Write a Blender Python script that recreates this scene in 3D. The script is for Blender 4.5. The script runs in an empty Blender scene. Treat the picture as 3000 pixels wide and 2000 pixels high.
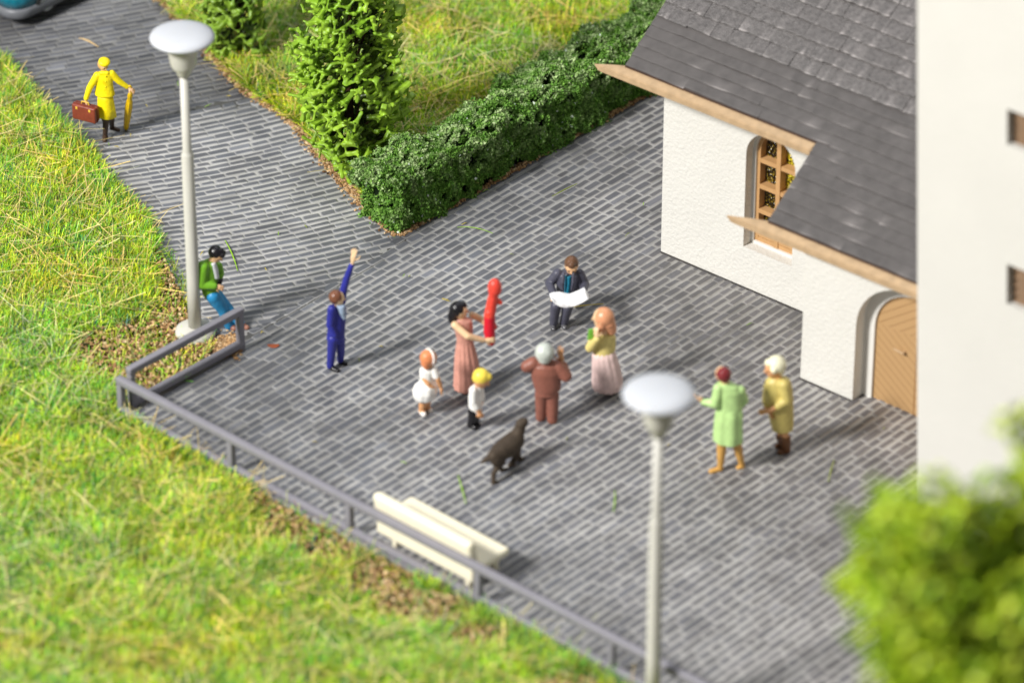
import bpy, bmesh, math, random
import numpy as np
from mathutils import Vector, Matrix, noise
from mathutils.geometry import tessellate_polygon

SC = bpy.context.scene
COL = SC.collection
rad = math.radians

# ------------------------------------------------------------------ camera
PITCH = rad(33.0)
DIST = 74.7
LENS = 160.0
FPX = LENS / 36.0 * 3000.0
CAM = Vector((0, -DIST * math.cos(PITCH), DIST * math.sin(PITCH)))
RIGHT = Vector((1, 0, 0))
FWD = Vector((0, math.cos(PITCH), -math.sin(PITCH)))
UP = Vector((0, math.sin(PITCH), math.cos(PITCH)))


def ray(px, py):
    return FWD + RIGHT * ((px - 1500.0) / FPX) + UP * ((1000.0 - py) / FPX)


def atz(px, py, z=0.0):
    d = ray(px, py)
    return CAM + d * ((z - CAM.z) / d.z)


def aty(px, py, y):
    d = ray(px, py)
    return CAM + d * ((y - CAM.y) / d.y)


def G(px, py):
    return atz(px, py, 0.0)


K = 0.784


def g(x, y):                       # surveyed point on the ground (2352 px wide survey)
    return G(x / K, y / K)


def depth(p):
    return (Vector(p) - CAM).dot(FWD)


# ------------------------------------------------------------------ objects
def tag(o, label=None, cat=None, group=None, kind=None):
    if label: o['label'] = label
    if cat: o['category'] = cat
    if group: o['group'] = group
    if kind: o['kind'] = kind
    return o


BASES = {}


def root_of(o):
    while o.parent: o = o.parent
    return o


def link(name, me, mat=None, parent=None, base=None):
    """Link a mesh given in world coordinates as one object standing at `base`."""
    if mat is not None and len(me.materials) == 0:
        me.materials.append(mat)
    o = bpy.data.objects.new(name, me)
    COL.objects.link(o)
    if parent is not None:
        b = BASES[root_of(parent).name]
        me.transform(Matrix.Translation(-b))
        o.parent = parent
    else:
        b = Vector(base) if base is not None else Vector((0, 0, 0))
        me.transform(Matrix.Translation(-b))
        o.location = b
        BASES[o.name] = b
    return o


def empty(name, base):
    o = bpy.data.objects.new(name, None)
    COL.objects.link(o)
    o.empty_display_size = 0.1
    o.location = base
    BASES[o.name] = Vector(base)
    return o


def smooth(me, on=True):
    me.polygons.foreach_set('use_smooth', [on] * len(me.polygons))
    return me


def np_mesh(name, V, F, cols=None, sm=False):
    V = np.asarray(V, dtype=np.float32); F = np.asarray(F, dtype=np.int32)
    me = bpy.data.meshes.new(name)
    n = F.shape[1]
    me.vertices.add(len(V)); me.vertices.foreach_set('co', V.ravel())
    me.loops.add(F.size); me.loops.foreach_set('vertex_index', F.ravel())
    me.polygons.add(len(F))
    me.polygons.foreach_set('loop_start', np.arange(0, F.size, n, dtype=np.int32))
    me.update(calc_edges=True)
    if cols is not None:
        a = me.attributes.new('Col', 'FLOAT_COLOR', 'POINT')
        c = np.ones((len(V), 4), dtype=np.float32); c[:, :3] = cols
        a.data.foreach_set('color', c.ravel())
    smooth(me, sm)
    return me


def py_mesh(name, V, F, sm=False):
    me = bpy.data.meshes.new(name)
    me.from_pydata([tuple(v) for v in V], [], [tuple(f) for f in F])
    me.update()
    smooth(me, sm)
    return me


# ------------------------------------------------------------------ materials
def _n(nt, t, **kw):
    n = nt.nodes.new(t)
    for k, v in kw.items(): setattr(n, k, v)
    return n


def mat(name, col, rough=0.5, var=0.08, vscale=6.0, bump=0.0, bscale=40.0, spec=0.4, attr=False,
        coat=0.0, sss=0.0, attr_mul=1.0, bdist=0.01, detail=3.0, var2=None):
    m = bpy.data.materials.new(name)
    m.use_nodes = True
    nt = m.node_tree
    b = nt.nodes['Principled BSDF']
    b.inputs['Roughness'].default_value = rough
    b.inputs['Specular IOR Level'].default_value = spec
    if coat: b.inputs['Coat Weight'].default_value = coat; b.inputs['Coat Roughness'].default_value = 0.15
    if sss:
        b.inputs['Subsurface Weight'].default_value = sss
        b.inputs['Subsurface Radius'].default_value = (0.05, 0.04, 0.03)
    tc = _n(nt, 'ShaderNodeTexCoord')
    nz = _n(nt, 'ShaderNodeTexNoise'); nz.inputs['Scale'].default_value = vscale; nz.inputs['Detail'].default_value = 4
    nt.links.new(tc.outputs['Object'], nz.inputs['Vector'])
    mp = _n(nt, 'ShaderNodeMapRange')
    mp.inputs['From Min'].default_value = 0.3; mp.inputs['From Max'].default_value = 0.7
    mp.inputs['To Min'].default_value = 1 - var; mp.inputs['To Max'].default_value = 1 + var
    nt.links.new(nz.outputs['Fac'], mp.inputs['Value'])
    mx = _n(nt, 'ShaderNodeMix', data_type='RGBA', blend_type='MULTIPLY')
    mx.inputs['Factor'].default_value = 1.0
    if attr:
        at = _n(nt, 'ShaderNodeAttribute'); at.attribute_name = 'Col'
        nt.links.new(at.outputs['Color'], mx.inputs['A'])
    else:
        mx.inputs['A'].default_value = (*col, 1)
    nt.links.new(mp.outputs['Result'], mx.inputs['B'])
    nt.links.new(mx.outputs['Result'], b.inputs['Base Color'])
    if bump:
        n2 = _n(nt, 'ShaderNodeTexNoise'); n2.inputs['Scale'].default_value = bscale; n2.inputs['Detail'].default_value = detail
        nt.links.new(tc.outputs['Object'], n2.inputs['Vector'])
        bp = _n(nt, 'ShaderNodeBump'); bp.inputs['Strength'].default_value = bump; bp.inputs['Distance'].default_value = bdist
        nt.links.new(n2.outputs['Fac'], bp.inputs['Height'])
        nt.links.new(bp.outputs['Normal'], b.inputs['Normal'])
    return m


def srgb(r, g_, b_):
    f = lambda c: (c / 255.0 / 12.92) if c / 255.0 <= 0.04045 else ((c / 255.0 + 0.055) / 1.055) ** 2.4
    return (f(r), f(g_), f(b_))


# ------------------------------------------------------------------ shape helpers
def capsule(a, b, ra, rb, n=14):
    a = Vector(a); b = Vector(b)
    ax = b - a
    L = ax.length
    if L < 1e-6: ax = Vector((0, 0, 1)); L = 1e-6
    z = ax / L if L > 1e-5 else Vector((0, 0, 1))
    x = z.orthogonal().normalized(); y = z.cross(x)
    rings = []
    for i in range(1, 6):
        t = -math.pi / 2 + (math.pi / 2) * i / 5
        rings.append((a + z * (ra * math.sin(t)), ra * math.cos(t)))
    for i in range(0, 5):
        t = (math.pi / 2) * i / 5
        rings.append((b + z * (rb * math.sin(t)), rb * math.cos(t)))
    V = [a - z * ra]; F = []
    for c, r in rings:
        for k in range(n):
            w = 2 * math.pi * k / n
            V.append(c + x * (r * math.cos(w)) + y * (r * math.sin(w)))
    V.append(b + z * rb)
    for k in range(n): F.append((0, 1 + (k + 1) % n, 1 + k))
    for i in range(len(rings) - 1):
        o = 1 + i * n
        for k in range(n):
            F.append((o + k, o + (k + 1) % n, o + n + (k + 1) % n, o + n + k))
    o = 1 + (len(rings) - 1) * n
    for k in range(n): F.append((o + k, o + (k + 1) % n, len(V) - 1))
    return V, F


def ellipsoid(c, ax, ay, az, n=18, m=12):
    """ax, ay, az: full axis vectors"""
    c = Vector(c); V = [c - az]; F = []
    for i in range(1, m):
        t = -math.pi / 2 + math.pi * i / m
        for k in range(n):
            w = 2 * math.pi * k / n
            V.append(c + az * math.sin(t) + (ax * math.cos(w) + ay * math.sin(w)) * math.cos(t))
    V.append(c + az)
    for k in range(n): F.append((0, 1 + (k + 1) % n, 1 + k))
    for i in range(m - 2):
        o = 1 + i * n
        for k in range(n):
            F.append((o + k, o + (k + 1) % n, o + n + (k + 1) % n, o + n + k))
    o = 1 + (m - 2) * n
    for k in range(n): F.append((o + k, o + (k + 1) % n, len(V) - 1))
    return V, F


def loft(rings, n=28, pleats=0, amp=0.0, close=True, phase=0.0):
    """rings: (centre, half-width vector, half-depth vector[, pleat weight])"""
    V = []; F = []
    for r in rings:
        c, wx, wy = Vector(r[0]), Vector(r[1]), Vector(r[2])
        pw = r[3] if len(r) > 3 else 1.0
        for k in range(n):
            w = 2 * math.pi * k / n
            s = 1.0
            if pleats: s += amp * pw * math.cos(pleats * w + phase + 0.6 * math.sin(3 * w))
            V.append(c + wx * (math.cos(w) * s) + wy * (math.sin(w) * s))
    for i in range(len(rings) - 1):
        for k in range(n):
            F.append((i * n + k, i * n + (k + 1) % n, (i + 1) * n + (k + 1) % n, (i + 1) * n + k))
    if close:
        F.append(tuple(reversed(range(n))))
        F.append(tuple(range((len(rings) - 1) * n, len(rings) * n)))
    return V, F


def join(prims):
    V = []; F = []
    for v, f in prims:
        o = len(V); V += list(v); F += [tuple(i + o for i in q) for q in f]
    return V, F


def solid(name, prims, voxel=0.011, it=4):
    """union of closed shapes fused into one continuous smooth skin"""
    V, F = join(prims)
    me = py_mesh(name + '_src', V, F)
    o = bpy.data.objects.new('tmp', me); COL.objects.link(o)
    r = o.modifiers.new('r', 'REMESH'); r.mode = 'VOXEL'; r.voxel_size = voxel
    if it:
        s = o.modifiers.new('s', 'SMOOTH'); s.factor = 0.5; s.iterations = it
    dg = bpy.context.evaluated_depsgraph_get()
    out = bpy.data.meshes.new_from_object(o.evaluated_get(dg), depsgraph=dg)
    bpy.data.objects.remove(o); bpy.data.meshes.remove(me)
    out.name = name
    smooth(out)
    return out


def box_pts(o, ex, ey, ez, bevel=0.0, name='box', seg=2):
    """box from corner o with edge vectors; bevelled mesh"""
    bm = bmesh.new()
    o = Vector(o); ex = Vector(ex); ey = Vector(ey); ez = Vector(ez)
    P = [o, o + ex, o + ex + ey, o + ey, o + ez, o + ex + ez, o + ex + ey + ez, o + ey + ez]
    v = [bm.verts.new(p) for p in P]
    for f in ((0, 3, 2, 1), (4, 5, 6, 7), (0, 1, 5, 4), (1, 2, 6, 5), (2, 3, 7, 6), (3, 0, 4, 7)):
        bm.faces.new([v[i] for i in f])
    bmesh.ops.recalc_face_normals(bm, faces=bm.faces[:])
    if bevel:
        bmesh.ops.bevel(bm, geom=bm.edges[:] , offset=bevel, segments=seg, profile=0.6, affect='EDGES')
    me = bpy.data.meshes.new(name); bm.to_mesh(me); bm.free()
    if bevel: smooth(me)
    return me


def lathe(c, prof, n=40, name='lathe'):
    """prof: (radius, z)"""
    V = []; F = []
    c = Vector(c)
    for r, z in prof:
        for k in range(n):
            w = 2 * math.pi * k / n
            V.append(c + Vector((r * math.cos(w), r * math.sin(w), z)))
    for i in range(len(prof) - 1):
        for k in range(n):
            F.append((i * n + k, i * n + (k + 1) % n, (i + 1) * n + (k + 1) % n, (i + 1) * n + k))
    F.append(tuple(reversed(range(n)))); F.append(tuple(range((len(prof) - 1) * n, len(prof) * n)))
    return py_mesh(name, V, F, True)


def inside(poly, X, Y):
    """vectorised point in polygon"""
    X = np.asarray(X); Y = np.asarray(Y)
    r = np.zeros(X.shape, bool)
    n = len(poly)
    for i in range(n):
        x1, y1 = poly[i]; x2, y2 = poly[(i + 1) % n]
        if y1 == y2: continue
        c = ((y1 > Y) != (y2 > Y)) & (X < (x2 - x1) * (Y - y1) / (y2 - y1) + x1)
        r ^= c
    return r


def gp(pts):
    return [(p.x, p.y) for p in (g(*q) for q in pts)]


def vnoise(X, Y, sc, seed=0):
    """cheap smooth 2-D noise in 0..1"""
    rs = np.random.RandomState(seed)
    T = rs.rand(64, 64)
    x = X * sc + 1000.3; y = Y * sc + 1000.7
    xi = np.floor(x).astype(int); yi = np.floor(y).astype(int)
    fx = x - xi; fy = y - yi
    fx = fx * fx * (3 - 2 * fx); fy = fy * fy * (3 - 2 * fy)
    a = T[xi % 64, yi % 64]; b = T[(xi + 1) % 64, yi % 64]
    c = T[xi % 64, (yi + 1) % 64]; d = T[(xi + 1) % 64, (yi + 1) % 64]
    return (a * (1 - fx) + b * fx) * (1 - fy) + (c * (1 - fx) + d * fx) * fy

# ================================================================== GROUND AND PAVING
M_soil = mat('soil_base', (0.075, 0.065, 0.018), 0.95, 0.45, 5, 0.6, 22, 0.1, bdist=0.04)


_w = g(1300, 900)
WARM = (_w.x, _w.y, .16, .02)  # where the painted warm bounce near the church sets in


def stone_mat():
    """grey pressed cobbles with a pale wash in the joints"""
    m = mat('cobble', (0, 0, 0), 0.45, 0.2, 1.6, 0.8, 60, 0.45, attr=True, bdist=0.006)
    return m


M_cob = stone_mat()
ROAD = gp([(150, 322), (100, 250), (40, 165), (-60, 90), (-300, 60), (-300, -120), (320, -120), (366, 0), (480, 124), (556, 205), (590, 236),
           (503, 246), (420, 266), (304, 301), (235, 334)])
_o = [(-60, -60), (60, -60), (60, 90), (-60, 90)]
_L = [[Vector((x, y, 0)) for x, y in q] for q in (_o, ROAD)]
gm = py_mesh('ground', [(x, y, -0.05) for x, y in _o + ROAD], [tuple(t) for t in tessellate_polygon(_L)])
tag(link('ground', gm, M_soil), kind='structure')


def paving(name, poly, adir, roww, lmin, lmax, seed, bend=0.0, z0=0.0, tone=1.0, org=None, dilate=True, wash=1.0, seam=None, jt_=1.0, vr=1.0):
    """poly in world xy; rows run along adir; one mesh of raised cobbles over a bedding sheet"""
    rs = np.random.RandomState(seed); rnd = random.Random(seed)
    a = Vector(adir).normalized(); b = Vector((-a.y, a.x))
    org = Vector(org) if org is not None else Vector(poly[0])
    # densify and go to row space
    L = []
    for i in range(len(poly)):
        p = Vector(poly[i]); q = Vector(poly[(i + 1) % len(poly)])
        n = max(1, int((q - p).length / 0.5))
        for k in range(n):
            r = p.lerp(q, k / n) - org
            x, y = r.dot(a), r.dot(b)
            L.append((x, y - bend * x * x))
    ys = [p[1] for p in L]
    V = []; F = []; C = []
    hgt = 0.022

    def world(x, y):
        yy = y + bend * x * x
        return org.x + a.x * x + b.x * yy, org.y + a.y * x + b.y * yy

    y = min(ys) + rnd.random() * roww
    while y < max(ys):
        w = roww * rnd.uniform(0.9, 1.1)
        yc = y + w / 2
        xs = []
        for i in range(len(L)):
            (x1, y1), (x2, y2) = L[i], L[(i + 1) % len(L)]
            if (y1 > yc) != (y2 > yc):
                xs.append(x1 + (x2 - x1) * (yc - y1) / (y2 - y1))
        xs.sort()
        for s in range(0, len(xs) - 1, 2):
            x = xs[s] - rnd.random() * 0.02
            first = True
            while x < xs[s + 1]:
                l = rnd.uniform(lmin, lmax)
                if rnd.random() < 0.07: l *= 1.45
                if first: l *= rnd.uniform(0.3, 1); first = False
                x2 = min(x + l, xs[s + 1])
                if x2 - x > 0.07:
                    gap = rnd.uniform(0.020, 0.034)
                    gx = rnd.uniform(0.0, 0.012) if rnd.random() < .8 else rnd.uniform(.012, .034)
                    X0, X1 = x + gx, x2 - gx
                    Y0, Y1 = y + gap + rnd.uniform(-.008, .008), y + w - gap + rnd.uniform(-.008, .008)
                    px, py = world((X0 + X1) / 2, yc)
                    base = len(V)
                    h = hgt * rnd.uniform(0.55, 1.25)
                    n1 = float(vnoise(px, py, 0.55, seed)); n2 = float(vnoise(px, py, 2.3, seed + 1))
                    t = (0.082 + 0.044 * n1 + 0.026 * n2 + rnd.uniform(-.014, .020) * vr) * tone
                    if rnd.random() < 0.06: t *= rnd.uniform(1.15, 1.4)
                    tint = rnd.uniform(-.08, -.02)
                    wm = max(0.0, min(1.0, (px - WARM[0]) * WARM[2] + (py - WARM[1]) * WARM[3] + .2)) * .09  # warm light reflected by the church, painted into the cobble tint
                    ctop = (t * (1 + tint * .6 + wm), t, t * (1.08 - tint - wm))
                    # joints: pale wash that is rubbed off in places
                    j = (0.255 + 0.165 * n1 * wash + 0.04 * rnd.random()) * tone * jt_
                    if n2 * 0.6 + n1 * .4 < 0.30: j *= 0.74
                    j *= .90 + .18 * float(vnoise(px, py, 1.1, seed + 4))
                    cj = (j * (1 + wm * .5), j * 0.985, j * (0.955 - wm * .5))
                    cm = tuple(0.35 * ctop[q] + 0.65 * cj[q] for q in range(3))
                    r = min(0.03, (X1 - X0) * .3, (Y1 - Y0) * .3)
                    jt = [(rnd.uniform(-.008, .008), rnd.uniform(-.008, .008)) for _ in range(4)]
                    for lev, (ins, zz, cc) in enumerate(((-0.022, 0.0, cj), (-0.002, h * 0.55, cm), (0.016, h, ctop))):
                        k = 0
                        for (cx, cy, sx, sy) in ((X1, Y1, -1, -1), (X0, Y1, 1, -1), (X0, Y0, 1, 1), (X1, Y0, -1, 1)):
                            # rounded corner: 3 points
                            ang0 = {(-1, -1): 0, (1, -1): 90, (1, 1): 180, (-1, 1): 270}[(sx, sy)]
                            rc = max(r - ins * .4, 0.008)
                            ccx = cx + jt[k][0] + sx * (ins + rc); ccy = cy + jt[k][1] + sy * (ins + rc)
                            for q in (0, 45, 90):
                                an = rad(ang0 + q)
                                wx, wy = world(ccx + rc * math.cos(an), ccy + rc * math.sin(an))
                                V.append((wx, wy, z0 + zz))
                                if lev < 2:
                                    e2 = math.cos(an) ** 2 * .8; hi = 1.0 + .14 * math.sin(an) ** 2
                                    C.append(tuple(cc[i] * hi * (1 - e2) + (.36 * cj[i] + .64 * ctop[i]) * e2 for i in range(3)))
                                else:
                                    C.append(cc)
                            k += 1
                    for lev in range(2):
                        for k in range(12):
                            F.append((base + lev * 12 + k, base + lev * 12 + (k + 1) % 12,
                                      base + lev * 12 + 12 + (k + 1) % 12, base + lev * 12 + 12 + k))
                    # top as 5 quads
                    T = base + 24
                    F += [(T, T + 1, T + 2, T + 3), (T + 3, T + 4, T + 5, T + 6), (T + 6, T + 7, T + 8, T + 9),
                          (T + 9, T + 10, T + 11, T), (T, T + 3, T + 6, T + 9)]
                x = x2
        y += w
    # bedding sheet with a fine grid so its wash can vary
    xs = [p[0] for p in poly]; yv = [p[1] for p in poly]
    st = 0.16
    gx = np.arange(min(xs), max(xs) + st, st); gy = np.arange(min(yv), max(yv) + st, st)
    XX, YY = np.meshgrid(gx, gy, indexing='ij')
    cxx = XX[:-1, :-1] + st / 2; cyy = YY[:-1, :-1] + st / 2
    keep = inside(poly, cxx, cyy)
    if dilate: kp = np.pad(keep, 1)
    if dilate: keep = kp[1:-1, 1:-1] | kp[:-2, 1:-1] | kp[2:, 1:-1] | kp[1:-1, :-2] | kp[1:-1, 2:]
    ny = len(gy)
    ii, jj = np.nonzero(keep)
    v0 = ii * ny + jj
    FB = np.stack([v0, v0 + ny, v0 + ny + 1, v0 + 1], 1)
    j = (0.255 + 0.165 * vnoise(XX, YY, 0.55, seed) * wash) * tone * jt_
    nn = vnoise(XX, YY, 0.55, seed) * .4 + vnoise(XX, YY, 2.3, seed + 1) * .6
    j = np.where(nn < 0.30, j * 0.74, j).ravel()
    if seam:
        dm = np.full(XX.size, 9.0)
        for (ax_, ay_), (bx_, by_) in zip(seam[:-1], seam[1:]):
            t_ = np.clip(((XX.ravel() - ax_) * (bx_ - ax_) + (YY.ravel() - ay_) * (by_ - ay_)) / ((bx_ - ax_) ** 2 + (by_ - ay_) ** 2), 0, 1)
            dm = np.minimum(dm, np.hypot(XX.ravel() - ax_ - t_ * (bx_ - ax_), YY.ravel() - ay_ - t_ * (by_ - ay_)))
        j = np.where(dm < .24, j * .28, j)  # dark seam line, with the step's shadow painted into the bedding
    VB = np.stack([XX.ravel(), YY.ravel(), np.full(XX.size, z0 + 0.004)], 1)
    CB = np.stack([j, j * .985, j * .955], 1)
    o = len(V)
    V = np.concatenate([np.array(V), VB]); C = np.concatenate([np.array(C), CB])
    F = np.concatenate([np.array(F), FB + o])
    me = np_mesh(name, V, F, C)
    return tag(link(name, me, M_cob), kind='structure')


PLAZA = gp([(262, 950), (310, 935), (556, 798), (578, 760), (750, 655), (918, 549), (1515, 203), (1900, -20), (2500, -20), (2500, 1850),
            (2000, 1850), (1560, 1627), (1100, 1388)])
pd = (g(1515, 205) - g(920, 545)); pd = Vector((pd.x, pd.y))
paving('plaza_paving', PLAZA, pd, 0.160, 0.24, 0.38, 3, org=(g(920, 545).x, g(920, 545).y), seam=gp([(556, 770), (750, 655), (915, 549)]))

PATH = gp([(590, 760), (470, 796), (425, 680), (375, 600), (322, 500), (252, 430), (192, 350), (150, 316), (235, 328), (305, 293), (420, 258),
           (503, 238), (583, 226), (640, 262), (690, 300), (740, 355), (772, 398), (847, 480), (921, 546), (912, 559), (750, 662)])
d1 = g(660, 392) - g(560, 415)
paving('footpath', PATH, (d1.x, d1.y), 0.158, 0.26, 0.42, 11, bend=0.030, z0=0.006, dilate=False, seam=gp([(150, 320), (235, 330), (305, 295), (420, 260), (503, 240), (590, 228)]) , tone=1.14,
       org=(g(640, 400).x, g(640, 400).y), wash=1.25)

d2 = g(480, 180) - g(300, 214)
paving('road', ROAD, (d2.x, d2.y), 0.158, 0.26, 0.42, 23, bend=0.012, z0=-0.15, tone=0.86,
       org=(g(380, 200).x, g(380, 200).y), wash=0.7, jt_=.72, vr=2.6)

# ================================================================== GRASS
M_grass = mat('grass_fibre', (0, 0, 0), 0.5, 0.0, 3, 0, 1, 0.35, attr=True)


def soil_mask(X, Y):
    """1 where bare soil shows"""
    m = np.zeros(X.shape)
    for (px, py, rx, ry) in ((290, 812, 130, 72), (430, 790, 130, 56), (350, 880, 100, 60), (505, 775, 90, 60), (400, 840, 120, 50), (395, 660, 45, 60), (385, 740, 70, 40),
                             (690, 1205, 105, 55), (880, 1335, 90, 55), (975, 1405, 120, 46), (760, 1262, 95, 44), (610, 1160, 55, 30),
                             (1090, 1470, 90, 34), (1300, 1590, 90, 38), (380, 610, 35, 50)):
        c = g(px, py); ex = (g(px + rx, py) - c).length; ey = (g(px, py - ry) - c).length
        d = ((X - c.x) / ex) ** 2 + ((Y - c.y) / ey) ** 2
        m = np.maximum(m, np.clip(1.75 - d * 1.15, 0, 1))
    return m


GPAL = np.array([srgb(*c) for c in ((206, 214, 52), (182, 208, 38), (148, 196, 40), (112, 182, 52), (220, 214, 78), (84, 160, 60),
                                    (62, 118, 84), (52, 92, 92), (212, 192, 120), (150, 96, 52))])
GW = np.array([.18, .20, .21, .16, .06, .09, .045, .035, .018, .012]); GW = GW / GW.sum()


def blades(name, poly, dens, seed, lo, hi, width, hole=None, ragged=0.12, pal=None, wts=None, z=0.0, flat=(0.35, 1.42), bright=1.0,
           soilcut=0.93, avoid=()):
    rs = np.random.RandomState(seed)
    P = np.array(poly)
    x0, y0 = P.min(0); x1, y1 = P.max(0)
    n = int((x1 - x0) * (y1 - y0) * dens)
    X = rs.uniform(x0, x1, n); Y = rs.uniform(y0, y1, n)
    k = inside(poly, X, Y)
    X, Y = X[k], Y[k]
    sm = soil_mask(X, Y) if soilcut else np.zeros(len(X))
    tuft = vnoise(X, Y, 1.7, seed) * .6 + vnoise(X, Y, 5.0, seed + 1) * .4
    k = rs.rand(len(X)) > sm * soilcut
    k &= rs.rand(len(X)) < (0.45 + 0.9 * tuft)
    for (ax, ay, r) in avoid:
        k &= (X - ax) ** 2 + (Y - ay) ** 2 > r * r
    X, Y, tuft = X[k], Y[k], tuft[k]
    n = len(X)
    Lb = rs.uniform(lo, hi, n) * (0.75 + 0.5 * tuft)
    W = width * rs.uniform(0.6, 1.3, n)
    ang = rs.uniform(0, 2 * np.pi, n)
    tilt = rs.uniform(flat[0], flat[1], n)          # from vertical
    curve = rs.uniform(-.5, .9, n)
    ci = rs.choice(len(GPAL) if pal is None else len(pal), n, p=GW if wts is None else wts)
    col = (GPAL if pal is None else pal)[ci] * rs.uniform(0.75, 1.15, (n, 1)) * bright
    patch = vnoise(X, Y, .8, seed + 7)
    cl = vnoise(X, Y, 3.8, seed + 8) * .55 + vnoise(X, Y, 9.0, seed + 9) * .45
    col *= (0.38 + 1.25 * cl)[:, None]
    cg = np.clip((vnoise(X, Y, 3.7, seed + 10) - .55) * 3, 0, 1)[:, None]
    col = col * (1 - cg * .55) + col * np.array([.45, .85, 1.6]) * cg * .55
    col[:, 0] *= 0.85 + 0.35 * patch; col[:, 2] *= 1.3 - 0.6 * patch
    straw = ci == 8
    Lb[straw] *= rs.uniform(1.4, 3.4, straw.sum()); W[straw] *= 1.25; tilt[straw] = rs.uniform(1.15, 1.5, straw.sum()); curve[straw] *= .2
    dx, dy = np.cos(ang), np.sin(ang)
    sx, sy = -dy, dx
    V = np.zeros((n, 8, 3)); C = np.zeros((n, 8, 3))
    px = X.copy(); py = Y.copy(); pz = np.full(n, z) + rs.uniform(0, .05, n)
    pz[straw] += 0.10
    for i in range(4):
        t = i / 3
        w = W * (1 - 0.6 * t) / 2
        tw = 0.5 * np.sin(ang * 7)
        V[:, 2 * i, 0] = px - sx * w; V[:, 2 * i, 1] = py - sy * w; V[:, 2 * i, 2] = pz - tw * w
        V[:, 2 * i + 1, 0] = px + sx * w; V[:, 2 * i + 1, 1] = py + sy * w; V[:, 2 * i + 1, 2] = pz + tw * w
        shade = 0.30 + 0.92 * t ** .8  # shade among the roots painted in, darker towards the base
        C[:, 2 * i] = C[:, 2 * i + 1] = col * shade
        tl = np.clip(tilt + curve * t * .8, 0.05, 1.62)
        px = px + dx * np.sin(tl) * Lb / 3; py = py + dy * np.sin(tl) * Lb / 3
        pz = np.maximum(pz + np.cos(tl) * Lb / 3, 0.012)
    b = (np.arange(n) * 8)[:, None]
    F = np.concatenate([b + np.array([2 * i, 2 * i + 1, 2 * i + 3, 2 * i + 2]) for i in range(3)], 0)
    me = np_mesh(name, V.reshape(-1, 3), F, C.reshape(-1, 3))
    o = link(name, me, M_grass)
    tag(o, None, 'grass', kind='stuff')
    return o


LAMP_P = g(449, 768)
LAWN = gp([(-160, 85), (-5, 140), (95, 252), (195, 352), (255, 432), (325, 502), (378, 602), (425, 690), (440, 745), (500, 800), (430, 868),
           (300, 925), (272, 962), (500, 1085), (800, 1248), (1100, 1400), (1330, 1530), (1620, 1700), (1620, 1800), (-160, 1800)])
o = blades('grass', LAWN, 4900, 1, 0.09, 0.32, 0.0135, bright=1.12, avoid=((LAMP_P.x, LAMP_P.y, .36),), pal=None)
tag(o, 'bright yellow green static grass in front of the railing and left of the path')
RIM = gp([(-20, 128), (95, 252), (195, 352), (255, 432), (325, 502), (378, 602), (425, 690), (448, 700), (395, 590), (340, 495), (268, 420),
          (210, 343), (112, 243), (10, 128)])
o = blades('grass', RIM, 1100, 2, 0.08, 0.22, 0.012, soilcut=0.4, wts=np.array([.2, .23, .22, .17, .05, .07, .03, .02, .002, .008]))
tag(o, 'ragged fringe of grass fibres along the left edge of the path')
ISL_BED = None
ISLAND = gp([(368, -10), (482, 118), (560, 203), (642, 258), (684, 288), (780, 388), (850, 470), (905, 520), (1010, 430), (1560, 90), (1750, -160),
             (300, -160)])
o = blades('grass', ISLAND, 3800, 4, 0.09, 0.30, 0.0145, soilcut=0, bright=1.15, wts=np.array([.17, .26, .25, .15, .05, .05, .02, .01, .03, .01]))
tag(o, 'bright green grass on the island behind the hedge and round trees')

# ================================================================== SOIL GRAINS
M_grain = mat('soil_grain', (0, 0, 0), 0.9, 0.25, 30, 0, 1, 0.2, attr=True)


def grains(name, pts, seed, lo=0.014, hi=0.042):
    rs = np.random.RandomState(seed)
    n = len(pts)
    O = np.array([(1, 0, 0), (-1, 0, 0), (0, 1, 0), (0, -1, 0), (0, 0, 1), (0, 0, -1),
                  (.6, .6, .6), (-.6, .6, .6), (.6, -.6, .6), (-.6, -.6, .6)], float)
    T = np.array([(0, 2, 6), (2, 4, 6), (4, 0, 6), (2, 1, 7), (1, 4, 7), (4, 2, 7), (3, 0, 8), (0, 4, 8), (4, 3, 8), (1, 3, 9), (3, 4, 9), (4, 1, 9),
                  (2, 0, 5), (1, 2, 5), (3, 1, 5), (0, 3, 5)])
    s = rs.uniform(lo, hi, (n, 1, 1)) * rs.uniform(.7, 1.2, (n, 1, 3))
    V = O[None] * s * rs.uniform(.75, 1.2, (n, 10, 1))
    a = rs.uniform(0, 6.28, n); ca, sa = np.cos(a)[:, None], np.sin(a)[:, None]
    x = V[..., 0] * ca - V[..., 1] * sa; y = V[..., 0] * sa + V[..., 1] * ca
    V = np.stack([x, y, V[..., 2]], -1) + pts[:, None, :]
    pal = np.array([srgb(*c) for c in ((200, 166, 124), (176, 140, 98), (146, 112, 76), (104, 78, 52), (214, 188, 150))])
    c = pal[rs.choice(5, n, p=[.25, .3, .22, .13, .10])] * rs.uniform(.75, 1.15, (n, 1))
    C = np.repeat(c[:, None], 10, 1)
    F = (np.arange(n) * 10)[:, None, None] + T[None]
    me = np_mesh(name, V.reshape(-1, 3), F.reshape(-1, 3), C.reshape(-1, 3))
    o = link(name, me, M_grain)
    tag(o, None, 'soil', kind='stuff')
    return o


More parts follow.
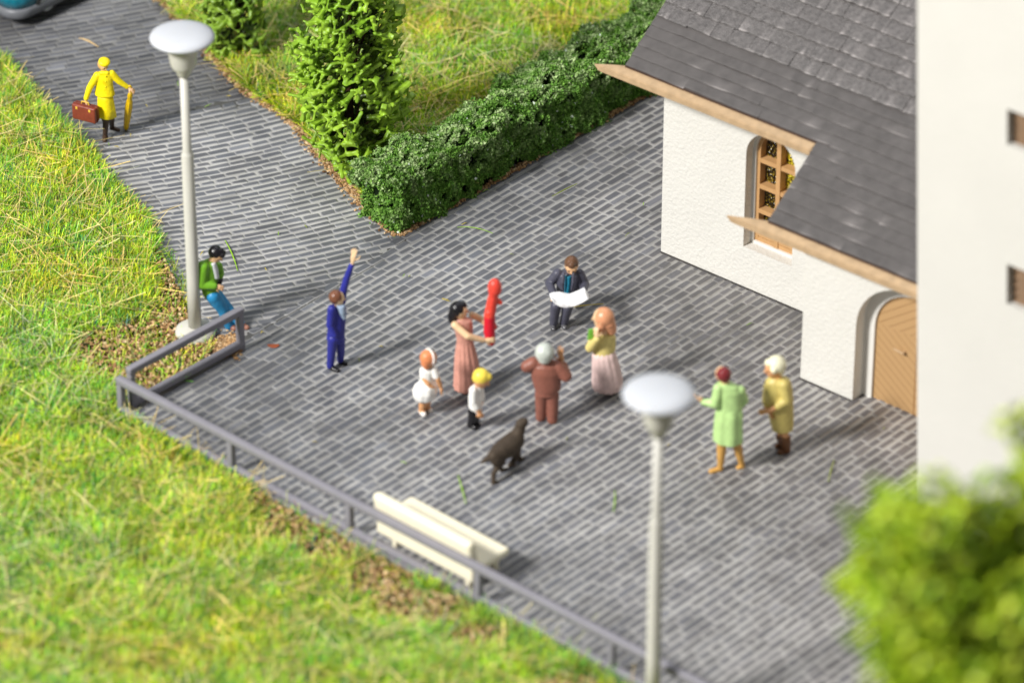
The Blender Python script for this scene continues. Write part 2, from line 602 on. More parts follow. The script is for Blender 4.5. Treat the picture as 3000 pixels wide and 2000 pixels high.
def strip_points(pts, n, w, seed):
    rs = np.random.RandomState(seed)
    W = [g(*p) for p in pts]
    out = []
    tot = sum((W[i + 1] - W[i]).length for i in range(len(W) - 1))
    for i in range(len(W) - 1):
        a, b = W[i], W[i + 1]
        L = (b - a).length; m = int(n * L / tot)
        t = rs.rand(m); nrm = Vector((-(b - a).y, (b - a).x, 0)).normalized()
        off = rs.normal(0, w, m)
        out.append(np.stack([a.x + (b.x - a.x) * t + nrm.x * off, a.y + (b.y - a.y) * t + nrm.y * off, rs.uniform(0, .03, m)], 1))
    return np.concatenate(out)


rs = np.random.RandomState(5)
P = np.array(LAWN); x0, y0 = P.min(0); x1, y1 = P.max(0)
N = 160000
X = rs.uniform(x0, x1, N); Y = rs.uniform(y0, y1, N)
k = inside(LAWN, X, Y) & (rs.rand(N) < 0.10 + soil_mask(X, Y))
X, Y = X[k], Y[k]
Z = rs.uniform(-.02, .03, len(X)) + 0.05 * soil_mask(X, Y)
EX = strip_points([(462, 800), (520, 794), (556, 792)], 1500, .13, 15)
o = grains('soil', np.concatenate([np.stack([X, Y, Z], 1), EX]), 6)
tag(o, 'brown crumbly soil around the lamp foot and along the railing')


o = grains('soil', np.concatenate([strip_points([(366, -8), (482, 122), (560, 208), (645, 264), (690, 300)], 2600, .05, 8),
                                   strip_points([(690, 300), (775, 400), (850, 482), (920, 543)], 3200, .07, 9),
                                   strip_points([(920, 541), (1210, 376), (1515, 202)], 3000, .035, 10)]), 12, 0.012, 0.034)
tag(o, 'brown soil crumbs along the island kerb below hedge and trees')

# ================================================================== FOAM FOLIAGE
def foam(name, keepfn, lo, hi, a, seed, rend, rmid, cols, jit=0.26, keep=0.95, warp=0.25, caps=False):
    """open-cell foam: struts of a warped diamond lattice, flared where they meet"""
    rs = np.random.RandomState(seed)
    lo = np.array(lo, float); hi = np.array(hi, float)
    c0 = (lo + hi) / 2; R = np.linalg.norm(hi - lo) / 2 + a
    m = int(2 * R / a) + 2
    I = np.stack(np.meshgrid(*[np.arange(m)] * 3, indexing='ij'), -1).reshape(-1, 3) * 4
    A = np.concatenate([I + np.array(o) for o in ((0, 0, 0), (0, 2, 2), (2, 0, 2), (2, 2, 0))])
    RJ = (rs.rand(4 * m + 8, 4 * m + 8, 4 * m + 8, 3).astype(np.float32) - .5) * 2 if m < 45 else None
    q = Matrix.Rotation(1.1, 3, Vector((.3, .8, .5)).normalized())
    Q = np.array(q)

    def pos(g4):
        p = g4.astype(float)
        if RJ is not None:
            gi = np.clip(g4 + 2, 0, RJ.shape[0] - 1)
            p = p + RJ[gi[:, 0], gi[:, 1], gi[:, 2]] * jit * 2
        p = (p / 4 - m / 2) * a
        p = p @ Q.T
        w = np.stack([np.sin(p[:, 1] * 4 / (a * 10) + 1), np.sin(p[:, 2] * 4 / (a * 10) + 2), np.sin(p[:, 0] * 4 / (a * 10))], 1)
        return p + w * a * warp + c0

    PA = pos(A)
    k = np.all((PA > lo - a) & (PA < hi + a), 1)
    A, PA = A[k], PA[k]
    k = keepfn(PA)
    A, PA = A[k], PA[k]
    shade = getattr(keepfn, 'shade', None)
    S = []; E = []; SH_ = []
    for o in ((1, 1, 1), (1, -1, -1), (-1, 1, -1), (-1, -1, 1)):
        B = A + np.array(o); PB = pos(B)
        k = (rs.rand(len(A)) < keep)
        S.append(PA[k]); E.append(PB[k])
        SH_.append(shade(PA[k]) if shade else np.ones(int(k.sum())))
    SH_ = np.concatenate(SH_); S = np.concatenate(S); E = np.concatenate(E)
    n = len(S)
    d = E - S; L = np.linalg.norm(d, axis=1, keepdims=True); d /= L
    h = np.where(np.abs(d[:, 2:3]) < .9, np.array([[0, 0, 1.]]), np.array([[1., 0, 0]]))
    u = np.cross(d, h); u /= np.linalg.norm(u, axis=1, keepdims=True); v = np.cross(d, u)
    V = np.zeros((n, 5, 4, 3)); C = np.zeros((n, 5, 4, 3))
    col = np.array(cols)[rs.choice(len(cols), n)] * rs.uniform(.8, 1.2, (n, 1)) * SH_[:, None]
    ph = rs.uniform(0, 6.28, n)
    sr = rs.uniform(.75, 1.3, (n, 1)) * L / (a * .433)
    fl = rs.uniform(.55, 1.0, (n, 1)) if caps else rs.uniform(.35, .75, (n, 1))
    for i, (t, r) in enumerate(((-.04, rend), (.2, rmid * 1.25), (.5, rmid), (.8, rmid * 1.15), (1.04, rmid * .95 if caps else rend))):
        for j in range(4):
            w = ph + j * np.pi / 2
            V[:, i, j] = S + d * L * t + (u * np.cos(w)[:, None] + v * np.sin(w)[:, None] * fl) * r * sr
            C[:, i, j] = col
    # webs: thin skins that close the angle between two struts of a node
    nA = len(A)
    dirs = [pos(A + np.array(o)) - PA for o in ((1, 1, 1), (1, -1, -1), (-1, 1, -1), (-1, -1, 1))]
    WV = []; WC = []
    for (i1, i2) in ((0, 1), (0, 2), (0, 3), (1, 2), (1, 3), (2, 3)):
        kk = rs.rand(nA) < .60
        f1 = rs.uniform(.35, .6, (kk.sum(), 1))
        p0 = PA[kk] - (dirs[i1][kk] + dirs[i2][kk]) * .06
        p1 = PA[kk] + dirs[i1][kk] * f1; p3 = PA[kk] + dirs[i2][kk] * f1
        p2 = PA[kk] + (dirs[i1][kk] + dirs[i2][kk]) * f1 * .36
        WV.append(np.stack([p0, p1, p2, p3], 1))
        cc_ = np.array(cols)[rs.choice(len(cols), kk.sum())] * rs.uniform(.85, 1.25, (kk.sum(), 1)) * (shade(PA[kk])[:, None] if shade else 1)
        WC.append(np.repeat(cc_[:, None], 4, 1))
    WV = np.concatenate(WV); WC = np.concatenate(WC)
    b = (np.arange(n) * 20)[:, None]
    F = []
    for i in range(4):
        for j in range(4):
            F.append(b + np.array([i * 4 + j, i * 4 + (j + 1) % 4, i * 4 + 4 + (j + 1) % 4, i * 4 + 4 + j]))
    if caps:
        F.append(b + np.array([3, 2, 1, 0])); F.append(b + np.array([16, 17, 18, 19]))
        return np_mesh(name, V.reshape(-1, 3), np.concatenate(F), C.reshape(-1, 3), True)
    F.append((n * 20 + np.arange(len(WV)) * 4)[:, None] + np.array([[0, 1, 2, 3]]))
    V = np.concatenate([V.reshape(-1, 3), WV.reshape(-1, 3)]); C = np.concatenate([C.reshape(-1, 3), WC.reshape(-1, 3)])
    return np_mesh(name, V, np.concatenate(F), C, True)


M_foam = mat('foam_leaf', (0, 0, 0), 0.42, 0.2, 9, 0.3, 60, 0.45, attr=True, bdist=0.004)
M_bark = mat('bark', srgb(58, 42, 28), 0.85, 0.3, 14, 0.7, 30, 0.2, bdist=0.02)
FOAMC = [srgb(*c) for c in ((134, 168, 42), (112, 152, 34), (146, 180, 52), (104, 144, 34), (128, 164, 48))]
FOAMD = [srgb(*c) for c in ((108, 142, 42), (92, 130, 40), (126, 154, 48), (84, 118, 36))]


def crown_fn(axis, seed, smin=.12, shell=0.62, holes=0.27, nsc=1.9):
    """axis: list of (x, y, z, r) blobs; keep only the outer shell, with pits"""
    B = np.array(axis)

    def fn(P):
        d = np.min(np.linalg.norm(P[:, None, :] - B[None, :, :3], axis=2) / B[None, :, 3], axis=1)
        n = vnoise(P[:, 0] + P[:, 2] * .7, P[:, 1] - P[:, 2] * .9, nsc, seed)
        n2 = vnoise(P[:, 0] * 1.3 + P[:, 2] * 1.1 + 7, P[:, 1] * .8 + P[:, 2] * 1.2, nsc * 2.1, seed + 1)
        return (d < 1.0 - 0.25 * (n2 - .5)) & (d > 1 - shell) & (n > holes) & (P[:, 2] > 0.03)
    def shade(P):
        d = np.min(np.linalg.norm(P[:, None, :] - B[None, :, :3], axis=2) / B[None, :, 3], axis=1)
        return np.clip((d - .30) / .45, smin, 1.08)  # occlusion inside the crown painted into its colour
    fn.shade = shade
    return fn


def column(base, h, r, seed, zlo=0.1, taper=0.35):
    rnd = random.Random(seed)
    out = []
    z = zlo + r * .7
    while z < h:
        t = z / h
        rr = r * (1 - taper * max(0, t - .35) / .65) * rnd.uniform(.78, 1.0)
        if t < .2: rr *= .88
        out.append((base.x + rnd.uniform(-.10, .10) * r, base.y + rnd.uniform(-.1, .1) * r, z, rr))
        for _ in range(2):
            w = rnd.uniform(0, 6.28)
            out.append((base.x + math.cos(w) * rr * .66, base.y + math.sin(w) * rr * .66, z + rnd.uniform(-.3, .3) * r, rr * rnd.uniform(.36, .56)))
        z += r * .5
    return out


def foam_tree(base, h, r, seed, a, cols, label, rend, rmid, blobs=None, cat='tree', zlo=0.1, vox=0.0, smin=.12, fk={}, cf={}):
    t = empty('tree', base)
    tag(t, label, cat, 'foam trees')
    B = blobs or column(base, h, r, seed, zlo)
    A = np.array(B)
    lo = (A[:, :3] - A[:, 3:]).min(0); hi = (A[:, :3] + A[:, 3:]).max(0)
    # long crowns are grown in stacked slabs so the lattice stays small
    Vs = []; Fs = []; Cs = []; o = 0
    z = lo[2]; i = 0
    step = 2.2 * max(1.0, a / .22)
    while z < hi[2]:
        l2 = lo.copy(); h2 = hi.copy(); l2[2] = z; h2[2] = min(z + step, hi[2])
        fn0 = crown_fn(B, seed, smin, **cf)
        fn = (lambda P, z=z, zt=h2[2]: fn0(P) & (P[:, 2] >= z) & (P[:, 2] < zt))
        fn.shade = fn0.shade
        me = foam('c', fn, l2, h2, a, seed + i, rend, rmid, cols, caps=bool(vox), **fk)
        n = len(me.vertices)
        v = np.zeros(n * 3, np.float32); me.vertices.foreach_get('co', v)
        f = np.zeros(len(me.loops), np.int32); me.loops.foreach_get('vertex_index', f)
        c = np.zeros(n * 4, np.float32); me.attributes['Col'].data.foreach_get('color', c)
        Vs.append(v.reshape(-1, 3)); Fs.append(f.reshape(-1, 4) + o); Cs.append(c.reshape(-1, 4)[:, :3]); o += n
        bpy.data.meshes.remove(me)
        z += step; i += 1
    me = np_mesh('crown', np.concatenate(Vs), np.concatenate(Fs), np.concatenate(Cs), True)
    if vox:
        # fuse the struts into one sponge
        ob = bpy.data.objects.new('tmp', me); COL.objects.link(ob)
        r_ = ob.modifiers.new('r', 'REMESH'); r_.mode = 'VOXEL'; r_.voxel_size = vox
        s_ = ob.modifiers.new('s', 'SMOOTH'); s_.factor = .5; s_.iterations = 4
        dg = bpy.context.evaluated_depsgraph_get()
        m2 = bpy.data.meshes.new_from_object(ob.evaluated_get(dg), depsgraph=dg)
        bpy.data.objects.remove(ob); bpy.data.meshes.remove(me); me = m2; me.name = 'crown'; smooth(me)
        n = len(me.vertices); v = np.zeros(n * 3, np.float32); me.vertices.foreach_get('co', v); v = v.reshape(-1, 3)
        fn0 = crown_fn(B, seed, smin, **cf)
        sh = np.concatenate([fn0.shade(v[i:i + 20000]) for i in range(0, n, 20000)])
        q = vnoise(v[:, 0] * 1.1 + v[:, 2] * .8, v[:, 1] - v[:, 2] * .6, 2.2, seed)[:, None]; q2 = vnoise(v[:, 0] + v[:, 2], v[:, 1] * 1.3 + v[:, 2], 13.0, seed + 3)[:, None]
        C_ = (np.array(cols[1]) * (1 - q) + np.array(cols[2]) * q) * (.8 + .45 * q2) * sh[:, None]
        for at_n in list(me.attributes.keys()):
            if at_n == 'Col': me.attributes.remove(me.attributes[at_n])
        ca = me.attributes.new('Col', 'FLOAT_COLOR', 'POINT')
        c4 = np.ones((n, 4), np.float32); c4[:, :3] = C_; ca.data.foreach_set('color', c4.ravel())
    link('crown', me, M_foam, t)
    rnd = random.Random(seed)
    pr = []
    p = Vector(base) - Vector((0, 0, .05)); rr = max(.06, r * .09)
    top = h * .85
    n = 7
    q = p
    pts = [p]
    for i in range(n):
        nx = q + Vector((rnd.uniform(-.05, .05), rnd.uniform(-.05, .05), top / n))
        pr.append(capsule(q, nx, rr * (1 - .11 * i), rr * (1 - .11 * (i + 1)), 10))
        q = nx; pts.append(q)
    for (x, y, zz, br) in B[::2]:
        i = min(n, max(1, int((zz - base.z) / top * n)))
        tgt = Vector((x, y, zz)); s = pts[i - 1]
        e = s.lerp(tgt, .8) + Vector((rnd.uniform(-.3, .3) * br, rnd.uniform(-.3, .3) * br, br * .2))
        pr.append(capsule(s, e, rr * .4, rr * .18, 7))
    V, F = join(pr)
    link('trunk', py_mesh('trunk', V, F, True), M_bark, t)
    return t


TB = g(812, 392)
foam_tree(TB, 5.2, 1.0, 41, 0.32, FOAMC, 'tall light green foam tree beside the hedge corner', 0.058, 0.030, vox=0.0155, fk=dict(jit=.42, keep=.80, warp=.9), cf=dict(holes=.36, nsc=2.4))
TB2 = g(545, 128)
foam_tree(TB2, 4.2, 0.66, 52, 0.29, FOAMD, 'small green tree at the top edge beyond the path corner', 0.056, 0.030, vox=0.019, fk=dict(jit=.42, keep=.80, warp=.9), cf=dict(holes=.36, nsc=2.4))
# big tree close to the lens; only part of its crown is in the frame
pt = CAM + ray(2250 / K, 1420 / K) * 51.0
TB3 = Vector((pt.x + .3, pt.y + .2, 0))
rr = random.Random(8)
BL = []
for (sx, sy, r) in ((2110, 1250, .8), (2330, 1330, .7), (2200, 1215, .62), (2270, 1300, .7), (2140, 1155, .36), (2195, 1175, .36), (2240, 1225, .36), (2120, 1400, .85), (2280, 1490, 1.35), (2200, 1640, 1.35), (2440, 1200, .6), (2480, 1400, 1.2), (2110, 1240, .55),
                    (2400, 1700, 1.4), (2060, 1350, .45), (2150, 1130, .25), (2400, 1010, .62), (2372, 1120, .42), (2060, 1180, .22), (1975, 1330, .26), (1990, 1460, .22), (2090, 1520, .5)):
    c = CAM + ray(sx / K, sy / K) * (51.0 + rr.uniform(-.6, .6))
    BL.append((c.x, c.y, c.z, r * .90))
foam_tree(TB3, max(b[2] for b in BL), 1.5, 63, 0.32, [srgb(*c) for c in ((172, 194, 38), (148, 180, 30), (188, 204, 62), (128, 160, 32))],
          'large out of focus yellow green tree in front of the white tower', 0.062, 0.034, blobs=BL, smin=.85, fk=dict(jit=.4, keep=.74, warp=.8), cf=dict(holes=.37, nsc=1.4, shell=.85))

# ================================================================== HEDGE
M_hedge = mat('hedge_foliage', (0, 0, 0), 0.75, 0.2, 12, 0, 1, 0.2, attr=True)
M_hcore = mat('hedge_core', (0.006, 0.013, 0.005), 0.9, 0.3, 10, 0.8, 18, 0.1, bdist=0.06)  # near-black: shade inside the hedge put into the core colour
HA = g(925, 541); HB = g(1515, 201); HB = HA + (HB - HA) * 1.75
hd = (HB - HA).normalized(); hn = Vector((-hd.y, hd.x, 0))
HL = (HB - HA).length; HW = 1.02; HH = 1.10


def hedge():
    rs = np.random.RandomState(77)
    n = 480000
    # sample shell points of the box: front, top, ends, back
    t = rs.rand(n) * HL; face = rs.choice(4, n, p=[.42, .42, .06, .10])
    w = rs.rand(n) * HW; z = rs.rand(n) * HH
    dep = rs.rand(n) ** 1.5 * .20
    x = t.copy()
    f = face == 0; w[f] = dep[f]
    f = face == 1; z[f] = HH - dep[f]
    f = face == 2; x[f] = dep[f]
    f = face == 3; w[f] = HW - dep[f]
    # lumpy outline: push surface in and out with broad noise, round the long edges
    nb = (vnoise(x + z * .9, w * 1.3 + z, 1.9, 7) - .5) * .40 + (vnoise(x * 1.1 + w, z * 1.3 - w, 4.6, 8) - .5) * .30 + np.where(rs.rand(n) < .10, rs.rand(n) * .10, 0)
    cx = w - HW / 2; cz = z - HH * .45
    x = x + np.where(face == 2, nb, 0) * -1
    k = np.ones(n, bool)
    w2 = HW / 2 + cx * (1 + nb * 1.1); z2 = HH * .45 + cz * (1 + nb * 1.1)
    # corner rounding
    ex = np.maximum(np.abs(cx) - (HW / 2 - .22), 0); ez = np.maximum(cz - (HH * .55 - .22), 0)
    rr_ = np.sqrt(ex ** 2 + ez ** 2)
    k &= rr_ < .235
    # pits
    pit = vnoise(x * 1.2 + z, w + z * 1.4, 3.6, 9) * .5 + vnoise(x - z * 1.3, w * 1.6 + z * .8, 8.0, 10) * .5
    k &= pit > .39
    z2 = np.maximum(z2, .01)
    k &= (z2 > 0.03) | (rs.rand(n) < .6)
    x, w2, z2, pit, face, dep = x[k], w2[k], z2[k], pit[k], face[k], dep[k]
    n = len(x)
    P = np.stack([HA.x + hd.x * x + hn.x * w2, HA.y + hd.y * x + hn.y * w2, z2], 1)
    s = rs.uniform(.011, .030, (n, 1))
    a = rs.normal(size=(n, 3)); a /= np.linalg.norm(a, axis=1, keepdims=True)
    b = np.cross(a, rs.normal(size=(n, 3))); b /= np.linalg.norm(b, axis=1, keepdims=True)
    c = np.cross(a, b)
    V = np.stack([P + a * s * 1.4, P + b * s, P - a * s * 1.1 + c * s * .6, P - b * s * .9], 1)
    frost = np.clip((vnoise(x * 2 + 9, w2 * 2 + z2, 5.5, 12) - .28) * 2.0, 0, 1) * np.clip((z2 / HH) * 1.1, .15, 1)
    dark = np.array(srgb(76, 122, 42)); mid = np.array(srgb(124, 168, 70)); lite = np.array(srgb(196, 212, 160))
    q = rs.rand(n, 1)
    col = dark * (1 - q) + mid * q
    fr = (frost[:, None] * rs.uniform(.1, 1.0, (n, 1))) * (dep[:, None] < .12)
    col = col * (1 - fr) + lite * fr
    col *= rs.uniform(.75, 1.2, (n, 1))
    col[rs.rand(n) < .004] = srgb(225, 235, 225)
    F = (np.arange(n) * 4)[:, None] + np.array([[0, 1, 2, 3]])
    return np_mesh('foliage', V.reshape(-1, 3), F, np.repeat(col[:, None], 4, 1).reshape(-1, 3))


he = empty('hedge', HA)
tag(he, 'long clipped dark green hedge along the cobbled square', 'hedge')
link('foliage', hedge(), M_hedge, he)
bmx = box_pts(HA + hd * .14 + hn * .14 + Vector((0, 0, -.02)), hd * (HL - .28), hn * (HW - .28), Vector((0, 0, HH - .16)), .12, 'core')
link('dark_core', bmx, M_hcore, he)

# ================================================================== CHURCH
W0 = g(1518, 580)
U = (g(1835, 715) - W0).normalized(); V_ = Vector((-U.y, U.x, 0)); ZZ = Vector((0, 0, 1))


def CP(a, b, z): return W0 + U * a + V_ * b + ZZ * z


def hit_b(x, y, b):
    """survey pixel -> (a, z) on the wall plane at distance b behind the nave wall"""
    d = ray(x / K, y / K); t = (b - (CAM - W0).dot(V_)) / d.dot(V_); p = CAM + d * t - W0
    return p.dot(U), p.z


def hit_a(x, y, a):
    d = ray(x / K, y / K); t = (a - (CAM - W0).dot(U)) / d.dot(U); p = CAM + d * t - W0
    return p.dot(V_), p.z


OV = 0.5
a1, z1 = hit_b(1437, 150, -OV)
bv, zv = hit_a(1531, 0, a1)
S1 = (zv - z1) / (bv + OV)
pA = g(1838, 870) - W0; aA, bA = pA.dot(U), pA.dot(V_)


def hit_roof(x, y):
    """survey pixel on the lower roof plane z = z1 + S1 (b + OV)"""
    d = ray(x / K, y / K); c = CAM - W0
    t = (z1 + S1 * (c.dot(V_) + OV) - c.z) / (d.z - S1 * d.dot(V_)); p = c + d * t
    return p.dot(U), p.dot(V_), p.z


a2, b2, z2 = hit_roof(1765, 507)
bB = hit_roof(2105, 268)[1]; zB = z1 + S1 * (bB + OV)
S2 = S1 * 1.10
bR = bB + 2.6; zR = zB + S2 * (bR - bB)
pT = g(2107, 1172) - W0; aT, bT = pT.dot(U), pT.dot(V_)
aEnd = aT + 3.0
print('church', dict(a1=a1, z1=z1, S1=S1, aA=aA, bA=bA, a2=a2, b2=b2, z2=z2, bB=bB, zB=zB, zR=zR, aT=aT, bT=bT))

M_plaster = mat('plaster', srgb(216, 214, 208), 0.85, 0.025, 1.5, 0.8, 17, 0.2, bdist=0.022, detail=6)
M_tower = mat('tower_plaster', srgb(212, 210, 204), 0.8, 0.02, 1.0, 0.25, 8, 0.2, bdist=0.02)
M_white = mat('white_trim', srgb(220, 218, 213), 0.6, 0.02, 3, 0.1, 20, 0.3)
M_brown = mat('tan_wood', srgb(180, 153, 120), 0.5, 0.14, 7, 0.15, 30, 0.35)
M_brown2 = mat('window_wood', srgb(192, 150, 102), 0.5, 0.08, 7, 0.1, 30, 0.35)
M_darkin = mat('dark_inside', (0.02, 0.015, 0.01), 0.9, 0.1)

church = empty('church', W0)
tag(church, 'white plastered church with grey slate roof and tan eaves, tower in front', 'church')


def arch_loop(ac, hw, z0, zs, n=18, extra=0.0):
    """arched outline (a, z), counter-clockwise from bottom-left"""
    L = [(ac - hw, z0), (ac + hw, z0)]
    for i in range(n + 1):
        w = math.pi * i / n
        L.append((ac + hw * math.cos(w), zs + hw * math.sin(w)))
    return L


def wall_mesh(name, outer, holes, b, dep, back=None):
    """flat wall face with openings and their reveals running back by dep"""
    loops = [outer] + holes
    flat = [[Vector((x, z, 0)) for x, z in L] for L in loops]
    tris = tessellate_polygon(flat)
    P = [p for L in loops for p in L]
    Vv = [CP(x, b, z) for x, z in P]; Ff = [tuple(t) for t in tris]
    o = len(outer)
    for h in holes:
        n = len(h); s = len(Vv)
        Vv += [CP(x, b + dep, z) for x, z in h]
        for i in range(n):
            j = (i + 1) % n
            Ff.append((o + i, o + j, s + j, s + i))
        o += n
    me = py_mesh(name, Vv, Ff)
    bm = bmesh.new(); bm.from_mesh(me); bmesh.ops.recalc_face_normals(bm, faces=bm.faces[:]); bm.to_mesh(me); bm.free()
    return me


# ---- nave window measures
wl, wzl = hit_b(1714, 352, 0.0)
_, wsill = hit_b(1738.5, 551, 0.24); wsill -= .05; print('sill0', hit_b(1718.5, 560, 0.0), wsill)
fc, _ = hit_b(1787, 450, 0.24)
fl, _ = hit_b(1737, 450, 0.24)
HWo = fc - wl; HWf = fc - fl
zs = wzl
print('win', wl, wsill, zs, fc, HWo, HWf)
nave_hole = arch_loop(fc, HWo, wsill, zs)
zw = z1 + S1 * OV - 0.02
nave = wall_mesh('nave_wall', [(0, 0), (aEnd, 0), (aEnd, zw), (0, zw)], [nave_hole], 0.0, 0.20)
link('nave_wall', nave, M_plaster, church)
# gable end and back of the nave
gv = [CP(0.003, 0, 0), CP(0.003, 2 * bR, 0), CP(0.003, 2 * bR, zw), CP(0.003, 2 * bR - bB, zB - .02), CP(0.003, bR, zR - .04), CP(0.003, bB, zB - .02), CP(0.003, 0, zw)]
link('gable_wall', py_mesh('gable', gv + [CP(aEnd, 2 * bR, 0), CP(aEnd, 2 * bR, zw)], [(0, 6, 5, 4, 3, 2, 1), (1, 2, 8, 7)]), M_plaster, church)


# white window surround behind the reveal, with the frame opening
sur = wall_mesh('surround', arch_loop(fc, HWo + .03, wsill - .03, zs), [arch_loop(fc, HWf, wsill + .05, zs)], 0.20, 0.06)
win = link('window', sur, M_white, church)


def frame_mesh():
    pr = []
    b0, b1 = 0.235, 0.40
    t = 0.065

    def bar(a0, a1_, z0_, z1_, bb0=b0, bb1=b1):
        p = [CP(x, y, z) for x in (a0, a1_) for y in (bb0, bb1) for z in (z0_, z1_)]
        pr.append((p, [(0, 1, 3, 2), (4, 6, 7, 5), (0, 4, 5, 1), (2, 3, 7, 6), (0, 2, 6, 4), (1, 5, 7, 3)]))
    zb = wsill + .052
    bar(fc - HWf, fc - HWf + t, zb, zs); bar(fc + HWf - t, fc + HWf, zb, zs)
    bar(fc - t * .65, fc + t * .65, zb + .001, zs + HWf - .02, b0 - .012, b1 - .01)
    bar(fc - HWf + .003, fc + HWf - .003, zb - .003, zb + t * 1.2, b0 + .004, b1 - .004)
    rows = [hit_b(1752, yy, 0.24)[1] for yy in (370, 430, 487, 541)]
    for z in rows:
        bar(fc - HWf + .002, fc + HWf - .002, z - .04, z + .04, b0 + .002, b1 - .006)
    n = 20
    for i in range(n):
        w0 = math.pi * i / n; w1 = math.pi * (i + 1) / n
        p = []
        for w in (w0, w1):
            for r in (HWf - t, HWf):
                for bb in (b0 + .006, b1 - .008):
                    p.append(CP(fc + r * math.cos(w), bb, zs + r * math.sin(w)))
        pr.append((p, [(0, 1, 3, 2), (4, 6, 7, 5), (0, 4, 5, 1), (2, 3, 7, 6), (0, 2, 6, 4), (1, 5, 7, 3)]))
    Vv, Ff = join(pr)
    me = py_mesh('frame', Vv, Ff)
    bm = bmesh.new(); bm.from_mesh(me); bmesh.ops.recalc_face_normals(bm, faces=bm.faces[:]); bm.to_mesh(me); bm.free()
    return me


link('window_frame', frame_mesh(), M_brown2, win)
# leaded yellow glass; the light on the right half is painted into its colour
mg = bpy.data.materials.new('leaded_glass_lit'); mg.use_nodes = True
nt = mg.node_tree; bs = nt.nodes['Principled BSDF']
tc = _n(nt, 'ShaderNodeTexCoord'); vo = _n(nt, 'ShaderNodeTexVoronoi'); vo.inputs['Scale'].default_value = 24
nt.links.new(tc.outputs['Object'], vo.inputs['Vector'])
cr = _n(nt, 'ShaderNodeValToRGB')
cr.color_ramp.elements[0].position = 0.15; cr.color_ramp.elements[0].color = (*srgb(240, 220, 50), 1)
cr.color_ramp.elements[1].position = 0.75; cr.color_ramp.elements[1].color = (*srgb(52, 40, 6), 1)
nt.links.new(vo.outputs['Distance'], cr.inputs['Fac']); nt.links.new(cr.outputs['Color'], bs.inputs['Base Color'])
bp = _n(nt, 'ShaderNodeBump'); bp.inputs['Strength'].default_value = 1.0; bp.inputs['Distance'].default_value = 0.03
nt.links.new(vo.outputs['Distance'], bp.inputs['Height']); nt.links.new(bp.outputs['Normal'], bs.inputs['Normal'])
bs.inputs['Roughness'].default_value = 0.12
mg2 = mg.copy(); mg2.name = 'leaded_glass_shaded'  # shaded copy of the glass: shade of the deep frame painted in
r2 = [n for n in mg2.node_tree.nodes if n.type == 'VALTORGB'][0].color_ramp
r2.elements[0].color = (*srgb(176, 148, 36), 1); r2.elements[1].color = (*srgb(22, 16, 4), 1); r2.elements[1].position = .42
gl = arch_loop(fc, HWf, wsill, zs)
left_g = [(fc, wsill)] + [q for q in gl[2:] if q[0] <= fc + 1e-6] + [gl[0]]
right_g = [(fc, wsill), gl[1]] + [q for q in gl[2:] if q[0] >= fc - 1e-6]
link('glass', py_mesh('glass', [CP(x, .385, z) for x, z in right_g], [tuple(range(len(right_g)))]), mg, win)
link('glass', py_mesh('glass', [CP(x, .385, z) for x, z in left_g], [tuple(range(len(left_g)))]), mg2, win)['label'] = 'leaded pane on the left of the mullion, frame shade painted in'

# ---- roof
M_slate = mat('slate', (0, 0, 0), 0.5, 0.16, 5, 0.7, 55, 0.4, attr=True, bdist=0.008)
M_slate2 = mat('rough_slate', (0, 0, 0), 0.38, 0.3, 14, 0.9, 34, 0.6, attr=True, bdist=0.02)
M_under = mat('roof_slab', srgb(70, 62, 60), 0.8, 0.1)


def slates(aL, aR, bl, zl, bh, zh, course, seed, thick, gap, lmin, lmax, tone, scuff):
    rnd = random.Random(seed)
    dirv = Vector((0, bh - bl, zh - zl)); Ls = dirv.length; dv = dirv / Ls
    nrm = Vector((0, -dv.z, dv.y))
    n = max(1, round(Ls / course)); ch = Ls / n
    Vv = []; Ff = []; Cc = []

    def pt(a, s, h):
        q = Vector((a, bl, zl)) + Vector((0, dv.y, dv.z)) * s + nrm * h
        return CP(q.x, q.y, q.z)
    for i in range(n):
        a = aL - rnd.random() * .2
        s0 = i * ch; s1 = s0 + ch * 1.02
        while a < aR:
            l = rnd.uniform(lmin, lmax)
            x0 = max(a, aL); x1 = min(a + l, aR)
            if x1 - x0 > .03:
                t = thick * rnd.uniform(.6, 1.35); gq = gap * rnd.uniform(.2, 1.4)
                e = rnd.uniform(-.012, .012); e2 = rnd.uniform(-.01, .01)
                b0 = len(Vv)
                # lower edge strip, body, sides
                m = 6
                for k in range(m + 1):
                    xx = x0 + (x1 - x0) * k / m
                    if k == 0: xx += gq / 2
                    if k == m: xx -= gq / 2
                    j = rnd.uniform(-.006, .006) + e + (e2 - e) * k / m
                    Vv += [pt(xx, s0 + j, -.004), pt(xx, s0 + j, t), pt(xx, s0 + j + .035, t * 1.02), pt(xx, s1, .002)]
                    sc = 1.0
                    q = rnd.random()
                    if q < scuff: sc = rnd.uniform(1.6, 4.0)
                    base = tone * rnd.uniform(.96, 1.04)
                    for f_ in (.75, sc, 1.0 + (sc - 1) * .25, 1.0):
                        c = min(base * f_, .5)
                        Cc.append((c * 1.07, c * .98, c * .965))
                for k in range(m):
                    o_ = b0 + 4 * k
                    for r_ in range(3):
                        Ff.append((o_ + r_, o_ + 4 + r_, o_ + 5 + r_, o_ + 1 + r_))
            a += l
    return np.array([tuple(v) for v in Vv]), np.array(Ff), np.array(Cc)


def merge(parts):
    Vv = []; Ff = []; Cc = []; o = 0
    for v, f, c in parts:
        Vv.append(v); Ff.append(f + o); Cc.append(c); o += len(v)
    return np.concatenate(Vv), np.concatenate(Ff), np.concatenate(Cc)


def roof_z(b): return z1 + S1 * (b + OV)


